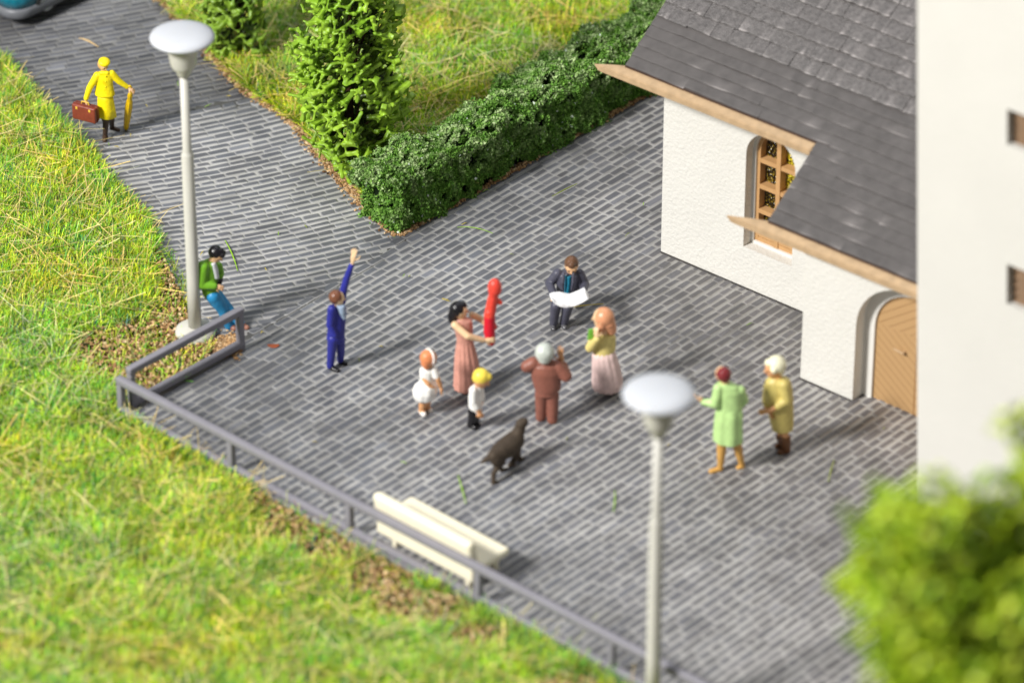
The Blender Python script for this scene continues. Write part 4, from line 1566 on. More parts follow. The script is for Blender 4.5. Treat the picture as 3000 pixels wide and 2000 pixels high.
for sg in (-1, 1):
    link('latch', box_pts(sc + cx_ * (sg * .13 - .02) - cy_ * .094 + ZZ * .07, cx_ * .04, cy_ * .012, ZZ * .05, .004), M_case2, case)
    link('foot', box_pts(sc + cx_ * (sg * .19 - .02) - cy_ * .05 - ZZ * .168, cx_ * .04, cy_ * .1, ZZ * .02, .004), M_case, case)
# umbrella leaning from her other hand
tipg = f.GD((985, 1268)); top = f.J((1066, 610, -.02))
um = empty('umbrella', tipg); tag(um, 'furled yellow umbrella standing on its tip in her left hand', 'umbrella')
ax = (top - tipg).normalized(); Lu = (top - tipg).length
xs_ = ax.orthogonal().normalized(); ys_ = ax.cross(xs_)
link('canopy', py_mesh('canopy', *loft([(tipg + ax * (Lu * t), xs_ * r_, ys_ * r_) for t, r_ in ((.02, .022), (.06, .042), (.2, .050), (.42, .058), (.55, .062), (.68, .052), (.74, .036), (.80, .045), (.86, .034), (.90, .018))], 36, 8, .10), True), Y2, um)
link('ferrule', py_mesh('ferrule', *capsule(tipg + ZZ * .012, tipg + ax * (Lu * .06), .012, .02, 8), True), Y2, um)
hk = [top - ax * .12, top, top + ax * .04 + RIGHT * -.02, top + ax * .03 + RIGHT * -.07, top + ax * -.02 + RIGHT * -.085]
link('handle', py_mesh('handle', *join([capsule(hk[i], hk[i + 1], .018, .018, 8) for i in range(4)]), True), Y2, um)

# ---------------------------------------------------------------- man in green leaning on the lamp
f = Fig(540, 690, 5.225, 760, 1440)
GR = paint('green', (112, 168, 44), .3); JE = paint('jeans', (42, 134, 186)); BK = paint('black', (24, 22, 26), .28)
SH = paint('shirt_white', (206, 208, 214)); SHOE = paint('shoe_brown', (150, 104, 88))
aN = [(292, 470, .10, 92), (262, 745, .14, 82), (455, 770, .16, 60)]
aF = [(520, 470, -.15, 70), (556, 580, -.15, 58), (552, 625, -.1, 48)]
l1, s1 = f.leg((440, 930, .06), (585, 1120), (690, 1425), (765, 1455), 112, 92, 78, 50)
l2, s2 = f.leg((500, 920, -.08), (650, 1090), (880, 1425), (962, 1442), 100, 82, 70, 50)
bod = f.head((492, 290, 0), 112, (.93, -.28), .75) + f.core([(430, 370, 0, 56), (375, 470, 0, 80), (390, 760, 0, 100), (450, 930, 0, 95)]) + f.chain(shrink(aN)) + f.chain(shrink(aF)) + l1.inner + l2.inner \
    + f.hand(f.J((470, 765, .16)), (.8, 0, -.35), (-.3, -.6, .5), .17, .9) + f.hand(f.J((552, 640, -.1)), (-.2, -.2, -.9), (.9, 0, 0), .16, .9)
f.body(bod, SKIN, 'man in green jacket and blue jeans leaning against the lamp post')
f.face_parts()
f.wear('jacket', [f.torso([(395, 372, 0, 60, 60), (372, 420, 0, 118, 118), (360, 520, 0, 162, 128), (372, 650, 0, 158, 128), (395, 800, 0, 142, 120), (405, 900, 0, 118, 110), (420, 965, 0, 92, 100)], .1)]
       + f.chain(aN) + f.chain(aF), GR)
f.wear('shirt', [f.torso([(440, 410, .05, 40, 60), (468, 520, .05, 50, 60), (492, 640, .04, 44, 60)], .1)], SH)
f.wear('jeans', l1 + l2 + [f.torso([(455, 870, 0, 100, 92), (470, 980, 0, 112, 98), (500, 1060, 0, 100, 90)], .1)], JE)
for q in (s1, s2): f.wear('shoe', q, SHOE, .009, 2)
f.wear('hair', f.hair_cap(.30, .20, 1.02, ((.62, .72, .2, .42), (.55, .75, -.3, .4), (-.75, -.2, 0, .45), (.1, .95, 0, .45))), BK)
ph = f.J((528, 705, .06))
me = box_pts(ph + Vector((-.03, -.03, -.05)), Vector((.075, .02, 0)), Vector((-.004, .02, .0)), Vector((.03, 0, .11)), .006, 'phone')
o = link('phone', me, BK, None, ph); tag(o, 'small dark phone held by the man in green', 'phone')

# ---------------------------------------------------------------- man in blue suit, one arm up
f = Fig(910, 710, 3.825, 300, 1440)
BL2 = paint('royal_blue', (44, 48, 142)); HB_ = paint('hair_brown', (118, 76, 56), .3)
aU = [(352, 660, -.14, 46), (362, 560, -.18, 44), (405, 400, -.2, 40), (458, 258, -.2, 32)]
aD = [(238, 745, .12, 50), (218, 930, .12, 44), (268, 1040, .16, 36)]
l1, s1 = f.leg((248, 1080, .06), (232, 1260), (220, 1425), (305, 1462), 60, 48, 40, 32)
l2, s2 = f.leg((335, 1080, -.06), (338, 1230), (335, 1362), (395, 1376), 56, 46, 38, 30)
bod = f.head((302, 622, 0), 82, (.82, .25), .18) + f.core([(305, 680, 0, 40), (308, 760, 0, 70), (300, 900, 0, 80), (290, 1060, 0, 80)]) + f.chain(shrink(aU)) + f.chain(shrink(aD)) + l1.inner + l2.inner \
    + f.hand(f.J((468, 232, -.2)), (.14, 0, 1), (-.3, -.9, 0), .26, .15)
f.body(bod, SKINP, 'man in dark blue suit with one arm raised high')
f.face_parts()
f.wear('jacket', [f.torso([(305, 695, 0, 60, 50), (306, 725, 0, 88, 66), (305, 800, 0, 100, 76), (295, 920, 0, 98, 76), (285, 1010, 0, 102, 80), (280, 1074, 0, 106, 82)], .35)] + f.chain(aU) + f.chain(aD), BL2)
f.wear('shirt', [f.torso([(335, 705, .06, 46, 50), (352, 780, .07, 42, 50), (372, 850, .05, 20, 44)], .3)], paint('shirt_blue_grey', (150, 168, 192)))
f.wear('trousers', l1 + l2 + [f.torso([(285, 1030, 0, 90, 70), (286, 1110, 0, 92, 70)], .3)], BL2)
for q in (s1, s2): f.wear('shoe', q, BK, .009, 2)
f.wear('hair', f.hair_cap(.28, .16, 1.0, ((-.4, -.3, 0, .6),)), HB_)

# ---------------------------------------------------------------- woman in pink dress holding a red bundle
f = Fig(1190, 800, 3.266, 585, 1128)
PK = paint('dusty_pink', (206, 148, 132)); SK = SKINP
aN = [(468, 495, .12, 38), (585, 600, .22, 34), (735, 640, .14, 27)]
aF = [(632, 400, -.2, 34), (715, 440, -.24, 32), (782, 500, -.1, 27)]
l1, s1 = f.leg((560, 800, 0), (562, 960), (545, 1110), (600, 1128), 50, 40, 30, 26)
l2, s2 = f.leg((610, 800, 0), (618, 960), (610, 1100), (670, 1112), 50, 40, 30, 26)
bod = f.head((512, 355, 0), 78, (.9, .15), .12) + f.core([(515, 410, 0, 32), (540, 480, 0, 62), (558, 640, 0, 58), (575, 800, 0, 80)]) + f.chain(aN) + f.chain(aF) + l1 + l2 + s1 + s2 \
    + f.hand(f.J((742, 642, .14)), (.9, 0, 0), (0, -1, .2), .19, .7) + f.hand(f.J((786, 506, -.1)), (.3, -.3, -.6), (0, .8, .2), .18, .8)
f.body(bod, SK, 'black haired woman in long dusty pink dress lifting a red bundle')
f.face_parts()
f.wear('dress', [f.torso([(528, 428, 0, 50, 44), (538, 455, 0, 96, 60), (548, 520, 0, 92, 66), (558, 600, 0, 80, 60), (562, 665, 0, 78, 60)], .2),
                 f.torso([(562, 640, 0, 72, 58), (565, 700, 0, 88, 74), (572, 800, 0, 108, 96), (582, 930, 0, 122, 110), (588, 1040, 0, 132, 120), (588, 1088, 0, 136, 124)], .2, 60, 13, .05)], PK, .011, 1)
for q in (s1, s2): f.wear('shoe', q, BK, .009, 2)
f.wear('hair', f.hair_cap(.30, .18, 1.0, ((-.62, -.4, 0, .72), (-.78, -.9, 0, .62), (-.8, -1.35, 0, .5), (.3, .75, 0, .5))), BK)
RD = paint('red', (232, 74, 60), .35, .05); RD2 = paint('crimson', (204, 28, 48), .35, .05)
rb0 = f.J((806, 675, .06)); rb = empty('red_bundle', Vector((rb0.x, rb0.y, rb0.z)))
tag(rb, 'red wrapped bundle with rounded head lifted by the woman in pink', 'bundle')
link('lower_wrap', solid('lower_wrap', f.chain([(808, 655, .06, 44), (796, 560, .04, 56), (798, 420, .02, 54)]), .010), RD2, rb)
link('upper_wrap', solid('upper_wrap', f.chain([(798, 400, .02, 54), (812, 330, .0, 52), (828, 240, 0, 48)]) + f.chain([(838, 240, -.02, 36), (900, 282, -.02, 24)]) + f.chain([(790, 380, .05, 34), (850, 520, .0, 22)]), .010), RD, rb)
link('head', solid('head', [ellipsoid(f.J((848, 140, 0)), Vector((f.R(68), 0, 0)), Vector((0, f.R(66), 0)), Vector((0, 0, f.R(98)))) ] + f.chain([(838, 180, 0, 50), (828, 250, 0, 42)]), .010), RD, rb)

# ---------------------------------------------------------------- little girl in white
f = Fig(1190, 800, 3.266, 160, 1352)
WH = paint('white', (244, 242, 238)); GG = paint('ginger', (222, 138, 92), .3)
l1, s1 = f.leg((168, 1190, .02), (155, 1270), (148, 1345), (170, 1372), 40, 36, 30, 34, .06)
l2, s2 = f.leg((205, 1180, -.04), (202, 1245), (200, 1318), (228, 1330), 38, 34, 28, 30, .06)
aN = [(262, 925, .02, 30), (300, 1010, .06, 26), (325, 1075, .04, 22)]
aF = [(160, 930, 0, 28), (165, 1000, .05, 26), (210, 1060, .1, 22)]
bod = f.head((222, 812, 0), 78, (.75, .5), .1) + f.core([(210, 880, 0, 30), (205, 950, 0, 52), (195, 1050, 0, 56), (188, 1180, 0, 56)]) + f.chain(aN) + f.chain(aF) + l1 + l2 + s1 + s2 \
    + f.hand(f.J((328, 1085, .04)), (.3, 0, -1), (1, 0, 0), .15, .4) + f.hand(f.J((212, 1066, .1)), (.5, 0, -.6), (0, -1, 0), .13, .5)
f.body(bod, SKIN2, 'little ginger girl in puffy white dress standing on the square')
f.face_parts()
f.wear('dress', [f.torso([(208, 900, 0, 46, 40), (205, 925, 0, 72, 54), (198, 1000, 0, 66, 54), (194, 1040, 0, 72, 62), (188, 1075, 0, 108, 92), (180, 1125, 0, 122, 104), (176, 1175, 0, 110, 94), (174, 1200, 0, 92, 80)], .2, 40, 9, .03)]
       + f.chain([(262, 925, .02, 36), (285, 985, .05, 34)]) + f.chain([(160, 930, 0, 34), (160, 985, .04, 32)]), WH)
for q in (s1, s2): f.wear('shoe', q, WH, .009, 2)
hr_ = f.wear('hair', f.hair_cap(.24, .14, 1.02, ((-.55, -.5, .1, .6), (-.5, -.95, .2, .42))), GG)
c, ff, sd, u, r = f.h
bd = []
for i in range(13):
    w = rad(-20 + 220 * i / 12)
    p_ = c - ff * r * .02 + u * r * .12 + (sd * math.cos(w) + u * math.sin(w) * 1.04) * r * 1.0
    bd.append(p_)
f.wear('headband', [capsule(bd[i], bd[i + 1], r * .14, r * .14, 8) for i in range(12)], WH, .009, 1)

# ---------------------------------------------------------------- blond boy
f = Fig(1190, 800, 3.266, 640, 1490)
BY = paint('yellow_hair', (238, 214, 84), .35)
l1, s1 = f.leg((640, 1320, .02), (635, 1400), (618, 1480), (662, 1500), 52, 44, 38, 32, .07)
l2, s2 = f.leg((672, 1315, -.05), (662, 1385), (648, 1455), (690, 1468), 48, 42, 36, 30, .07)
aN = [(640, 1120, .10, 40), (640, 1230, .12, 36), (690, 1320, .12, 28)]
aF = [(712, 1120, -.1, 34), (725, 1200, -.06, 30), (705, 1300, .02, 26)]
bod = f.head((722, 1012, 0), 84, (.85, -.15), .55) + f.core([(690, 1080, 0, 34), (668, 1150, 0, 56), (660, 1300, 0, 54)]) + f.chain(shrink(aN)) + f.chain(shrink(aF)) + l1.inner + l2.inner \
    + f.hand(f.J((698, 1328, .12)), (.4, 0, -.9), (.3, -.9, 0), .13, .6) + f.hand(f.J((706, 1306, .02)), (.1, 0, -1), (.9, 0, 0), .13, .6)
f.body(bod, SKIN2, 'small blond boy in white shirt and black trousers')
f.face_parts()
f.wear('shirt', [f.torso([(680, 1072, 0, 36, 36), (672, 1100, 0, 62, 56), (660, 1180, 0, 66, 62), (662, 1270, 0, 66, 62), (668, 1335, 0, 48, 50)], .1)] + f.chain(aN[:2] + [(672, 1285, .12, 32)]) + f.chain(aF[:2]), WH)
f.wear('trousers', l1 + l2 + [f.torso([(655, 1290, 0, 54, 52), (655, 1350, 0, 56, 52)], .1)], BK)
for q in (s1, s2): f.wear('shoe', q, BK, .009, 2)
f.wear('hair', f.hair_cap(.24, .26, 1.0, ((-.5, -.2, 0, .6), (.4, .7, 0, .5))), BY)

# ---------------------------------------------------------------- grey haired man in brown, hands raised
f = Fig(1500, 740, 2.903, 300, 1440)
BW = paint('brown_suit', (140, 88, 74)); GY = paint('grey_hair', (196, 202, 194), .35); BS = paint('shoe_tan', (140, 82, 46))
aL_ = [(180, 940, 0, 58), (128, 968, .02, 54), (165, 985, -.28, 40), (215, 900, -.38, 28)]
aR_ = [(385, 968, 0, 60), (458, 1048, .04, 54), (432, 960, -.06, 42)]
l1, s1 = f.leg((250, 1200, 0), (248, 1320), (244, 1425), (240, 1400), 58, 50, 46, 36)
l2, s2 = f.leg((342, 1205, 0), (345, 1325), (342, 1446), (345, 1418), 60, 52, 46, 36)
bod = f.head((278, 850, 0), 84, (.1, .95), .1) + f.core([(280, 915, 0, 42), (288, 990, 0, 80), (295, 1060, 0, 88), (296, 1140, 0, 80)]) + f.chain(shrink(aL_)) + f.chain(shrink(aR_)) + l1.inner + l2.inner \
    + f.hand(f.J((425, 945, -.08)), (-.12, 0, 1), (0, -1, 0), .31, .15, -1) + f.hand(f.J((222, 895, -.38)), (.2, 0, 1), (0, -1, 0), .19, .3)
f.body(bod, SKIN2, 'grey haired man in brown suit clapping, seen from behind')
f.face_parts()
f.wear('coat', [f.torso([(280, 925, 0, 60, 50), (284, 950, 0, 120, 76), (290, 1000, 0, 132, 88), (294, 1070, 0, 126, 86), (300, 1120, 0, 118, 84), (304, 1160, 0, 110, 80)], .0)] + f.chain(aL_) + f.chain(aR_)
       + f.chain([(225, 945, .02, 40), (340, 945, .02, 40)]), BW)
f.wear('trousers', l1 + l2 + [f.torso([(296, 1130, 0, 102, 76), (296, 1200, 0, 100, 72)], 0)], BW)
for q in (s1, s2): f.wear('shoe', q, BS, .009, 2)
f.wear('hair', f.hair_cap(.20, .12, 1.03, ((-.4, -.35, 0, .7),)), GY)

# ---------------------------------------------------------------- long haired woman in pale skirt
f = Fig(1500, 740, 2.903, 808, 1195)
TP_ = paint('pale_yellow', (222, 204, 128)); SKT = paint('pale_pink', (224, 196, 192)); RH = paint('red_hair', (214, 150, 112), .28)
aN = [(715, 715, .06, 46), (662, 808, .10, 40), (722, 735, .2, 30)]
aF = [(845, 725, -.02, 40), (846, 820, -.06, 36), (780, 790, -.2, 28)]
l1, s1 = f.leg((790, 950, .03), (792, 1080), (790, 1190), (762, 1196), 54, 44, 34, 30)
l2, s2 = f.leg((840, 950, -.03), (842, 1080), (845, 1182), (815, 1190), 54, 44, 34, 30)
bod = f.head((772, 555, 0), 88, (-.85, .30), .15) + f.core([(778, 620, 0, 36), (780, 720, 0, 66), (785, 850, 0, 70), (795, 960, 0, 80)]) + f.chain(shrink(aN)) + f.chain(shrink(aF)) + l1.inner + l2.inner \
    + f.hand(f.J((720, 728, .2)), (-.1, 0, 1), (-.4, -.8, 0), .19, .5) + f.hand(f.J((776, 786, -.2)), (-.9, 0, .3), (0, 1, 0), .17, .4)
f.body(bod, SKINP, 'woman with long reddish hair in pale yellow top and pink skirt')
f.face_parts()
f.wear('top', [f.torso([(778, 680, 0, 50, 44), (780, 705, 0, 88, 62), (780, 780, 0, 86, 66), (778, 852, 0, 92, 70)], .1)] + f.chain(aN) + f.chain(aF), TP_)
f.wear('skirt', [f.torso([(780, 835, 0, 90, 68), (785, 880, 0, 102, 80), (800, 980, 0, 118, 100), (810, 1085, 0, 130, 116), (812, 1142, 0, 127, 114), (812, 1152, 0, 110, 100)], .1, 60, 14, .035)], SKT, raw=True)
for q in (s1, s2): f.wear('shoe', q, BK, .009, 2)
f.wear('hair', f.hair_cap(.18, .12, 1.0, ((-.5, -.5, 0, .68), (-.55, -1.0, .15, .62), (-.6, -1.45, .2, .5), (.1, -.6, -.6, .42), (.1, -1.0, -.6, .36))), RH)
gb = f.J((668, 700, .16))
o = link('green_folder', box_pts(gb + Vector((-.05, -.01, -.09)), Vector((.09, .02, 0)), Vector((-.004, .016, 0)), Vector((.02, .0, .20)), .004, 'folder'), paint('leaf_green', (126, 196, 70)), None, gb)
tag(o, 'small bright green folder held against the red haired woman', 'folder')

# ---------------------------------------------------------------- seated man reading a map
f = Fig(1500, 740, 2.903, 400, 655)
DG = paint('dark_grey', (78, 78, 92)); TB_ = paint('teal_shirt', (40, 136, 168)); SVR = paint('silver_black', (90, 90, 94), .15, .5)
HIPD = -.42
l1, s1 = f.leg((425, 372, HIPD), (372, 452, .30), (352, 640), (350, 668), 54, 46, 36, 30, .08)
l2, s2 = f.leg((515, 372, HIPD), (474, 462, .30), (440, 634), (446, 658), 54, 46, 36, 30, .08)
aR2 = [(388, 178, HIPD, 44), (318, 262, HIPD, 40), (352, 352, -.06, 30)]
aL2 = [(578, 182, HIPD, 44), (618, 268, HIPD, 42), (600, 338, -.06, 30)]
bod = f.head((506, 112, HIPD + .05), 66, (-.02, -.9), .45) + f.core([(500, 165, HIPD, 34), (486, 220, HIPD, 66), (474, 340, HIPD, 72), (470, 385, HIPD, 74)]) + f.chain(shrink(aR2)) + f.chain(shrink(aL2)) + l1.inner + l2.inner \
    + f.hand(f.J((352, 356, -.04)), (.3, -.7, -.2), (-.2, -.2, 1), .17, .8) + f.hand(f.J((602, 342, -.04)), (-.2, -.7, -.2), (.2, -.2, 1), .17, .8, -1)
f.body(bod, SKIN, 'sitting man in dark grey suit and teal shirt reading white pages')
f.face_parts()
f.wear('jacket', [f.torso([(492, 160, HIPD, 60, 46), (486, 180, HIPD, 104, 62), (480, 240, HIPD, 104, 70), (474, 340, HIPD, 96, 74), (472, 395, HIPD, 98, 80)], 0)] + f.chain(aR2) + f.chain(aL2), DG)
f.wear('shirt', [f.torso([(478, 182, HIPD + .05, 32, 52), (474, 250, HIPD + .06, 33, 60), (468, 335, HIPD + .06, 30, 62)], 0)], TB_)
for sx_ in (-1, 1):
    f.wear('lapel', f.chain([(482 + sx_ * 40, 178, HIPD + .15, 14), (474 + sx_ * 44, 255, HIPD + .20, 15), (470 + sx_ * 36, 320, HIPD + .19, 10)]), DG)
f.wear('trousers', l1 + l2 + [f.torso([(470, 350, HIPD, 92, 78), (470, 400, HIPD, 96, 80)], 0)], DG)
for q in (s1, s2): f.wear('shoe', q, SVR, .009, 2)
f.wear('hair', f.hair_cap(.26, .30, .98, ((.35, .78, 0, .5),)), paint('hair_dark', (104, 74, 54), .3))
# pages
gx_ = [318, 355, 400, 440, 483, 530, 575, 612, 655]
topy = [352, 338, 334, 342, 352, 338, 318, 296, 372]
boty = [392, 440, 462, 470, 466, 458, 440, 424, 398]
Vn = []; Fn = []
for i in range(9):
    for j in range(5):
        t = j / 4
        x_ = gx_[i] + (12 * t if i < 4 else -8 * t if i > 5 else 0)
        y_ = topy[i] * (1 - t) + boty[i] * t
        d_ = .16 + .22 * t + .03 * math.sin(i * .8)
        Vn.append(f.J((x_, y_, d_)))
for i in range(8):
    for j in range(4):
        Fn.append((i * 5 + j, (i + 1) * 5 + j, (i + 1) * 5 + j + 1, i * 5 + j + 1))
mp_ = py_mesh('open_newspaper', Vn, Fn, True)
o = link('open_newspaper', mp_, paint('paper', (240, 240, 242), .6), None, f.J((483, 410, 0)))
md_ = o.modifiers.new('thick', 'SOLIDIFY'); md_.thickness = .012
tag(o, 'open white pages held across the lap of the sitting man', 'newspaper')

# ---------------------------------------------------------------- woman in mint green coat
f = Fig(2020, 1030, 3.92, 430, 1375)
MG = paint('mint', (182, 216, 142)); DR = paint('dark_red_hair', (122, 44, 48), .25); TN = paint('tan_leg', (206, 158, 84))
aL3 = [(335, 420, .04, 62), (292, 600, .08, 54), (165, 575, .02, 40)]
aR3 = [(582, 440, 0, 58), (628, 560, -.05, 52), (600, 610, -.25, 40)]
l1, s1 = f.leg((380, 950, .03), (366, 1150), (352, 1372), (245, 1395), 66, 54, 34, 36)
l2, s2 = f.leg((520, 950, -.03), (560, 1130), (600, 1340), (560, 1352), 66, 52, 34, 36)
bod = f.head((378, 258, 0), 92, (-.62, .72), .05) + f.core([(395, 330, 0, 44), (440, 440, 0, 92), (460, 640, 0, 100), (450, 900, 0, 110)]) + f.chain(shrink(aL3)) + f.chain(shrink(aR3)) + l1.inner + l2.inner \
    + f.hand(f.J((150, 568, .02)), (-.7, 0, .6), (-.5, -.6, -.4), .19, .4) + f.hand(f.J((596, 614, -.25)), (-.6, .5, 0), (0, 0, 1), .17, .5)
f.body(bod, SKIN, 'woman with dark red hair in mint green coat seen from behind')
f.face_parts()
f.wear('coat', [f.torso([(398, 348, 0, 56, 56), (430, 385, 0, 128, 84), (450, 450, 0, 150, 98), (458, 560, 0, 140, 98), (462, 650, 0, 140, 100)], -.2),
                f.torso([(462, 640, 0, 142, 100), (458, 700, 0, 156, 114), (450, 820, 0, 162, 120), (446, 950, 0, 168, 128), (445, 1022, 0, 168, 130)], -.2, 56, 7, .055, True, 2.0)] + f.chain(aL3) + f.chain(aR3), MG, .011, 2)
f.wear('stockings', l1 + l2, TN, .010, 2)
for q in (s1, s2): f.wear('shoe', q, TN, .009, 2)
f.wear('hair', f.hair_cap(.26, .10, 1.0, ((-.45, -.35, 0, .65),)), DR)

# ---------------------------------------------------------------- woman in beige coat
f = Fig(2020, 1030, 3.92, 1085, 1170)
BG = paint('beige_coat', (206, 188, 110)); WHR = paint('white_hair', (240, 236, 204), .4); BT = paint('boot', (104, 66, 36))
aN = [(1085, 380, .14, 66), (1120, 560, .18, 56), (935, 668, .22, 40)]
aF = [(900, 400, -.05, 54), (880, 560, -.02, 48), (912, 665, .12, 38)]
l1, s1 = f.leg((1090, 850, .04), (1100, 1000), (1108, 1160), (1040, 1180), 76, 66, 52, 44)
l2, s2 = f.leg((1040, 850, -.05), (1050, 980), (1080, 1095), (1010, 1110), 70, 60, 48, 42)
bod = f.head((975, 180, 0), 112, (-.88, -.30), .12) + f.core([(995, 270, 0, 50), (1020, 380, 0, 100), (1035, 600, 0, 110), (1060, 850, 0, 100)]) + f.chain(shrink(aN)) + f.chain(shrink(aF)) + l1.inner + l2.inner \
    + f.hand(f.J((925, 676, .22)), (-.9, 0, -.2), (0, -.8, .4), .18, .5) + f.hand(f.J((914, 672, .12)), (.3, -.2, -.8), (-.8, 0, 0), .16, .5)
f.body(bod, SKIN2, 'white haired woman in beige coat and brown boots')
f.face_parts()
f.wear('coat', [f.torso([(1000, 285, 0, 70, 66), (1015, 330, 0, 142, 100), (1018, 420, 0, 165, 118), (1030, 540, 0, 164, 120), (1042, 660, 0, 152, 116), (1058, 780, 0, 140, 108), (1070, 892, 0, 122, 96)], .1)] + f.chain(aN[:2] + [(1020, 622, .22, 48)]) + f.chain(aF[:2] + [(895, 620, .06, 44)]), BG)
f.wear('boots', l1[1:] + l2[1:], BT, .010, 2)
for q in (s1, s2): f.wear('shoe', q, BT, .009, 2)
f.wear('hair', f.hair_cap(.26, .24, 1.03, ((-.4, -.3, 0, .7), (.45, .6, .2, .45), (.3, .2, .72, .35), (.3, .2, -.72, .35))), WHR)

# ---------------------------------------------------------------- dog
f = Fig(1380, 1200, 6.532, 640, 1290)
DK = mat('dog_fur', srgb(70, 60, 50), .7, .25, 14, .5, 60, .25, bdist=.01)


def gpt(q, z=.02):
    p = f.GD(q); return Vector((p.x, p.y, z))


def dd(q, gref):
    """body point whose depth follows a ground point"""
    return (q[0], q[1], f.base.y - f.GD(gref).y, q[2] * 1.30)


rear = (470, 1340); front = (900, 1000)
P = f.chain([dd((430, 880, 96), rear), dd((560, 800, 146), (600, 1240)), dd((740, 690, 168), (760, 1120)), dd((830, 590, 152), (850, 1050)), dd((900, 440, 98), (900, 1010)), dd((950, 320, 82), (920, 1000))])
P += f.chain([dd((960, 270, 86), (920, 1000)), dd((1000, 240, 74), (935, 990)), dd((1045, 205, 42), (960, 975))])          # head and muzzle
P += f.chain([dd((935, 250, 30), (915, 1000)), dd((905, 330, 22), (905, 1005))])                                          # ear
P += f.chain([dd((1000, 320, 26), (925, 1000)), dd((985, 385, 18), (925, 1005))])
P += f.chain([dd((390, 900, 52), rear), dd((285, 955, 42), (430, 1370)), dd((205, 1002, 24), (400, 1390))])                # tail
hipn = f.J(dd((470, 930, 0), rear)[:3]); pn = gpt((430, 1425)); kn = f.J(dd((520, 1075, 0), (480, 1330))[:3]); hk_ = f.J(dd((430, 1215, 0), (425, 1395))[:3])
P += [capsule(hipn, kn, f.R(129), f.R(79)), capsule(kn, hk_, f.R(75), f.R(47)), capsule(hk_, pn + ZZ * .02, f.R(50), f.R(47)), capsule(pn, pn + Vector((.06, .03, 0)), f.R(50), f.R(38))]
hipf = f.J(dd((560, 900, 0), (560, 1250))[:3]); pf = gpt((590, 1185)); kf = f.J(dd((600, 1000, 0), (600, 1220))[:3]); hf = f.J(dd((550, 1080, 0), (570, 1200))[:3])
P += [capsule(hipf, kf, f.R(113), f.R(70)), capsule(kf, hf, f.R(67), f.R(44)), capsule(hf, pf + ZZ * .02, f.R(47), f.R(44)), capsule(pf, pf + Vector((.07, .05, 0)), f.R(47), f.R(36))]
sh_ = f.J(dd((850, 720, 0), front)[:3]); el = f.J(dd((880, 850, 0), front)[:3]); pw = gpt((930, 985))
P += [capsule(sh_, el, f.R(123), f.R(73)), capsule(el, pw + ZZ * .02, f.R(70), f.R(50)), capsule(pw, pw + Vector((.06, .05, 0)), f.R(50), f.R(38))]
el2 = f.J(dd((850, 930, 0), (850, 1060))[:3]); pw2 = gpt((745, 1095))
P += [capsule(sh_, el2, f.R(113), f.R(64)), capsule(el2, pw2 + ZZ * .02, f.R(61), f.R(47)), capsule(pw2, pw2 + Vector((.06, .04, 0)), f.R(47), f.R(36))]
o = link('dog', solid('dog', P, .010, 4), DK, None, Vector((f.base.x, f.base.y, 0)))
tag(o, 'dark brown dog standing behind the man in brown', 'dog')

# ---------------------------------------------------------------- loose things on the paving
def fibre(name, pts, w, colr, label, group=None):
    W = [g(*p) for p in pts]
    # resample a smooth curve
    n = 8; Vv = []
    for i in range(n + 1):
        t = i / n
        if len(W) == 3:
            p = W[0] * (1 - t) ** 2 + W[1] * 2 * t * (1 - t) + W[2] * t * t
        else:
            p = W[0].lerp(W[-1], t)
        d = (W[-1] - W[0]).normalized(); nv = Vector((-d.y, d.x, 0))
        ww = w * (1 - .5 * abs(2 * t - 1))
        z = .034 + .02 * math.sin(t * 3.1)
        Vv += [p - nv * ww + ZZ * z, p + nv * ww + ZZ * (z + .004), p + ZZ * (z + ww)]
    Ff = []
    for i in range(n):
        for k in range(3):
            Ff.append((3 * i + k, 3 * i + (k + 1) % 3, 3 * i + 3 + (k + 1) % 3, 3 * i + 3 + k))
    o = link(name, py_mesh(name, Vv, Ff, True), colr, None, W[0])
    return tag(o, label, 'grass fibre', group)


FG = paint('fibre_green', (150, 196, 48)); FY = paint('fibre_yellow', (214, 190, 52)); FO = paint('fibre_olive', (146, 160, 44)); FS = paint('fibre_straw', (220, 186, 128))
fibre('grass_fibre', [(1292, 714), (1340, 708), (1386, 702)], .013, FY, 'long yellow fibre lying behind the legs of the sitting man')
fibre('grass_fibre', [(1268, 455), (1300, 442), (1326, 426)], .014, FO, 'straight olive fibre on the square between hedge and church wall')
fibre('grass_fibre', [(517, 556), (536, 590), (546, 626)], .014, FG, 'bright green fibre right of the head of the man in green')
fibre('grass_fibre', [(1050, 526), (1090, 526), (1132, 540)], .010, FG, 'curved green fibre just in front of the hedge end')
fibre('grass_fibre', [(1030, 692), (1000, 690), (1034, 696)], .009, FY, 'yellow fibre behind the head of the woman in pink')
fibre('grass_fibre', [(1052, 1095), (1062, 1130), (1070, 1160)], .012, FG, 'green fibre on the cobbles above the bench')
fibre('grass_fibre', [(1412, 1130), (1414, 1160), (1408, 1180)], .012, FG, 'green fibre left of the front lamp post')
fibre('grass_fibre', [(1916, 1060), (1908, 1085), (1902, 1110)], .013, FO, 'dark green fibre on the cobbles right of the woman in mint coat')
fibre('grass_fibre', [(182, 92), (200, 98), (226, 112)], .02, FS, 'straw fibre on the far road beyond the woman in yellow')
GRP = 'thin loose fibres scattered on the paving'
rnd = random.Random(4)
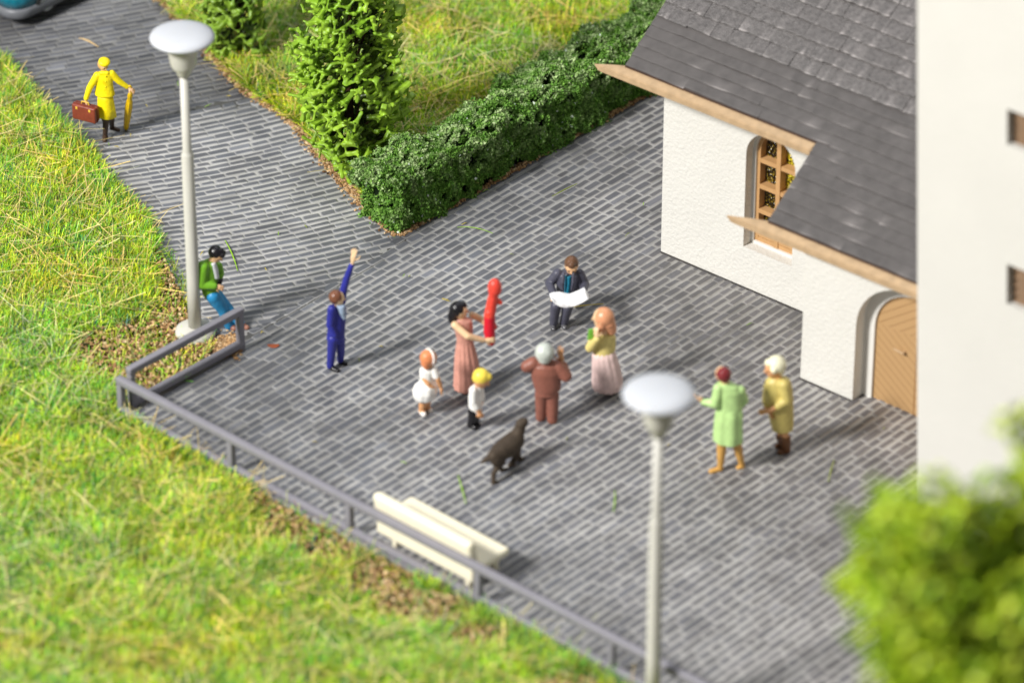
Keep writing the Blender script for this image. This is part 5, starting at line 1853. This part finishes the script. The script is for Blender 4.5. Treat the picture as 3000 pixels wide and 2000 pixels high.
for (x, y, q) in ((250, 333, 0), (262, 340, 1), (300, 318, 1), (395, 575, 0), (460, 590, 1), (930, 632, 0), (938, 640, 2), (1180, 590, 2), (1108, 445, 0), (1060, 520, 1), (730, 1020, 1),
                  (820, 828, 2), (920, 1065, 0), (1090, 1270, 2), (1540, 1025, 1), (1330, 640, 0), (600, 770, 1), (640, 545, 0), (700, 520, 2), (470, 250, 0), (520, 225, 1), (1730, 745, 0),
                  (1480, 470, 0), (1450, 540, 2), (870, 800, 1), (2030, 985, 2), (610, 620, 1), (340, 250, 1), (410, 190, 0), (1300, 1015, 2)):
    a_ = rnd.uniform(0, 6.28); l_ = rnd.uniform(8, 20)
    x2, y2 = x + math.cos(a_) * l_, y + math.sin(a_) * l_ * .6
    fibre('grass_fibre', [(x, y), ((x + x2) / 2 + rnd.uniform(-4, 4), (y + y2) / 2 + rnd.uniform(-3, 3)), (x2, y2)], .008, (FG, FY, FO)[q], 'thin short loose fibre lying on the grey paving', GRP)
lf = g(628, 797)
Vv = [lf + Vector((math.cos(w) * .10, math.sin(w) * .06, .034 + .012 * math.cos(2 * w))) for w in [2 * math.pi * i / 14 for i in range(14)]] + [lf + Vector((0, 0, .03))]
o = link('leaf', py_mesh('leaf', Vv, [(i, (i + 1) % 14, 14) for i in range(14)], True), paint('rust', (138, 70, 40)), None, lf)
tag(o, 'small rust brown leaf on the cobbles near the short railing', 'leaf')
KEY=90000; TOP=10000; AMB=0.26; APERT=0.74

# ================================================================== LIGHT, WORLD, CAMERA
def area(name, loc, target, size, power, col, shape='DISK'):
    d = bpy.data.lights.new(name, 'AREA'); d.shape = shape; d.size = size; d.energy = power; d.color = col
    o = bpy.data.objects.new(name, d); COL.objects.link(o)
    o.location = loc
    o.rotation_euler = (Vector(target) - Vector(loc)).to_track_quat('-Z', 'Y').to_euler()
    return o


AZ = rad(218.0); EL = rad(40.0); LD = 75.0
ctr = g(900, 700)
kd = Vector((math.cos(AZ) * math.cos(EL), math.sin(AZ) * math.cos(EL), math.sin(EL)))
area('key_softbox', ctr + kd * LD, ctr, 14.5, KEY, (1.0, 0.975, 0.93))
area('top_softbox', ctr + Vector((6, 22, 60)), ctr, 40.0, TOP, (0.93, 0.96, 1.0))
w = bpy.data.worlds.new('World'); SC.world = w; w.use_nodes = True
bg = w.node_tree.nodes['Background']
bg.inputs['Color'].default_value = (0.93, 0.96, 1.0, 1); bg.inputs['Strength'].default_value = AMB

cd = bpy.data.cameras.new('camera'); cam = bpy.data.objects.new('camera', cd); COL.objects.link(cam)
cam.location = CAM
cam.rotation_euler = (math.pi / 2 - PITCH, 0, 0)
cd.sensor_width = 36; cd.lens = LENS; cd.clip_end = 500; cd.clip_start = 1
cd.dof.use_dof = True
cd.dof.focus_distance = depth(g(1000, 520))
cd.dof.aperture_fstop = LENS / 1000 / APERT
cd.dof.aperture_blades = 0
SC.camera = cam
SC.view_settings.view_transform = 'Standard'; SC.view_settings.look = 'None'
SC.view_settings.exposure = 0; SC.view_settings.gamma = 1
SC.cycles.max_bounces = 6
SC.cycles.use_denoising = True
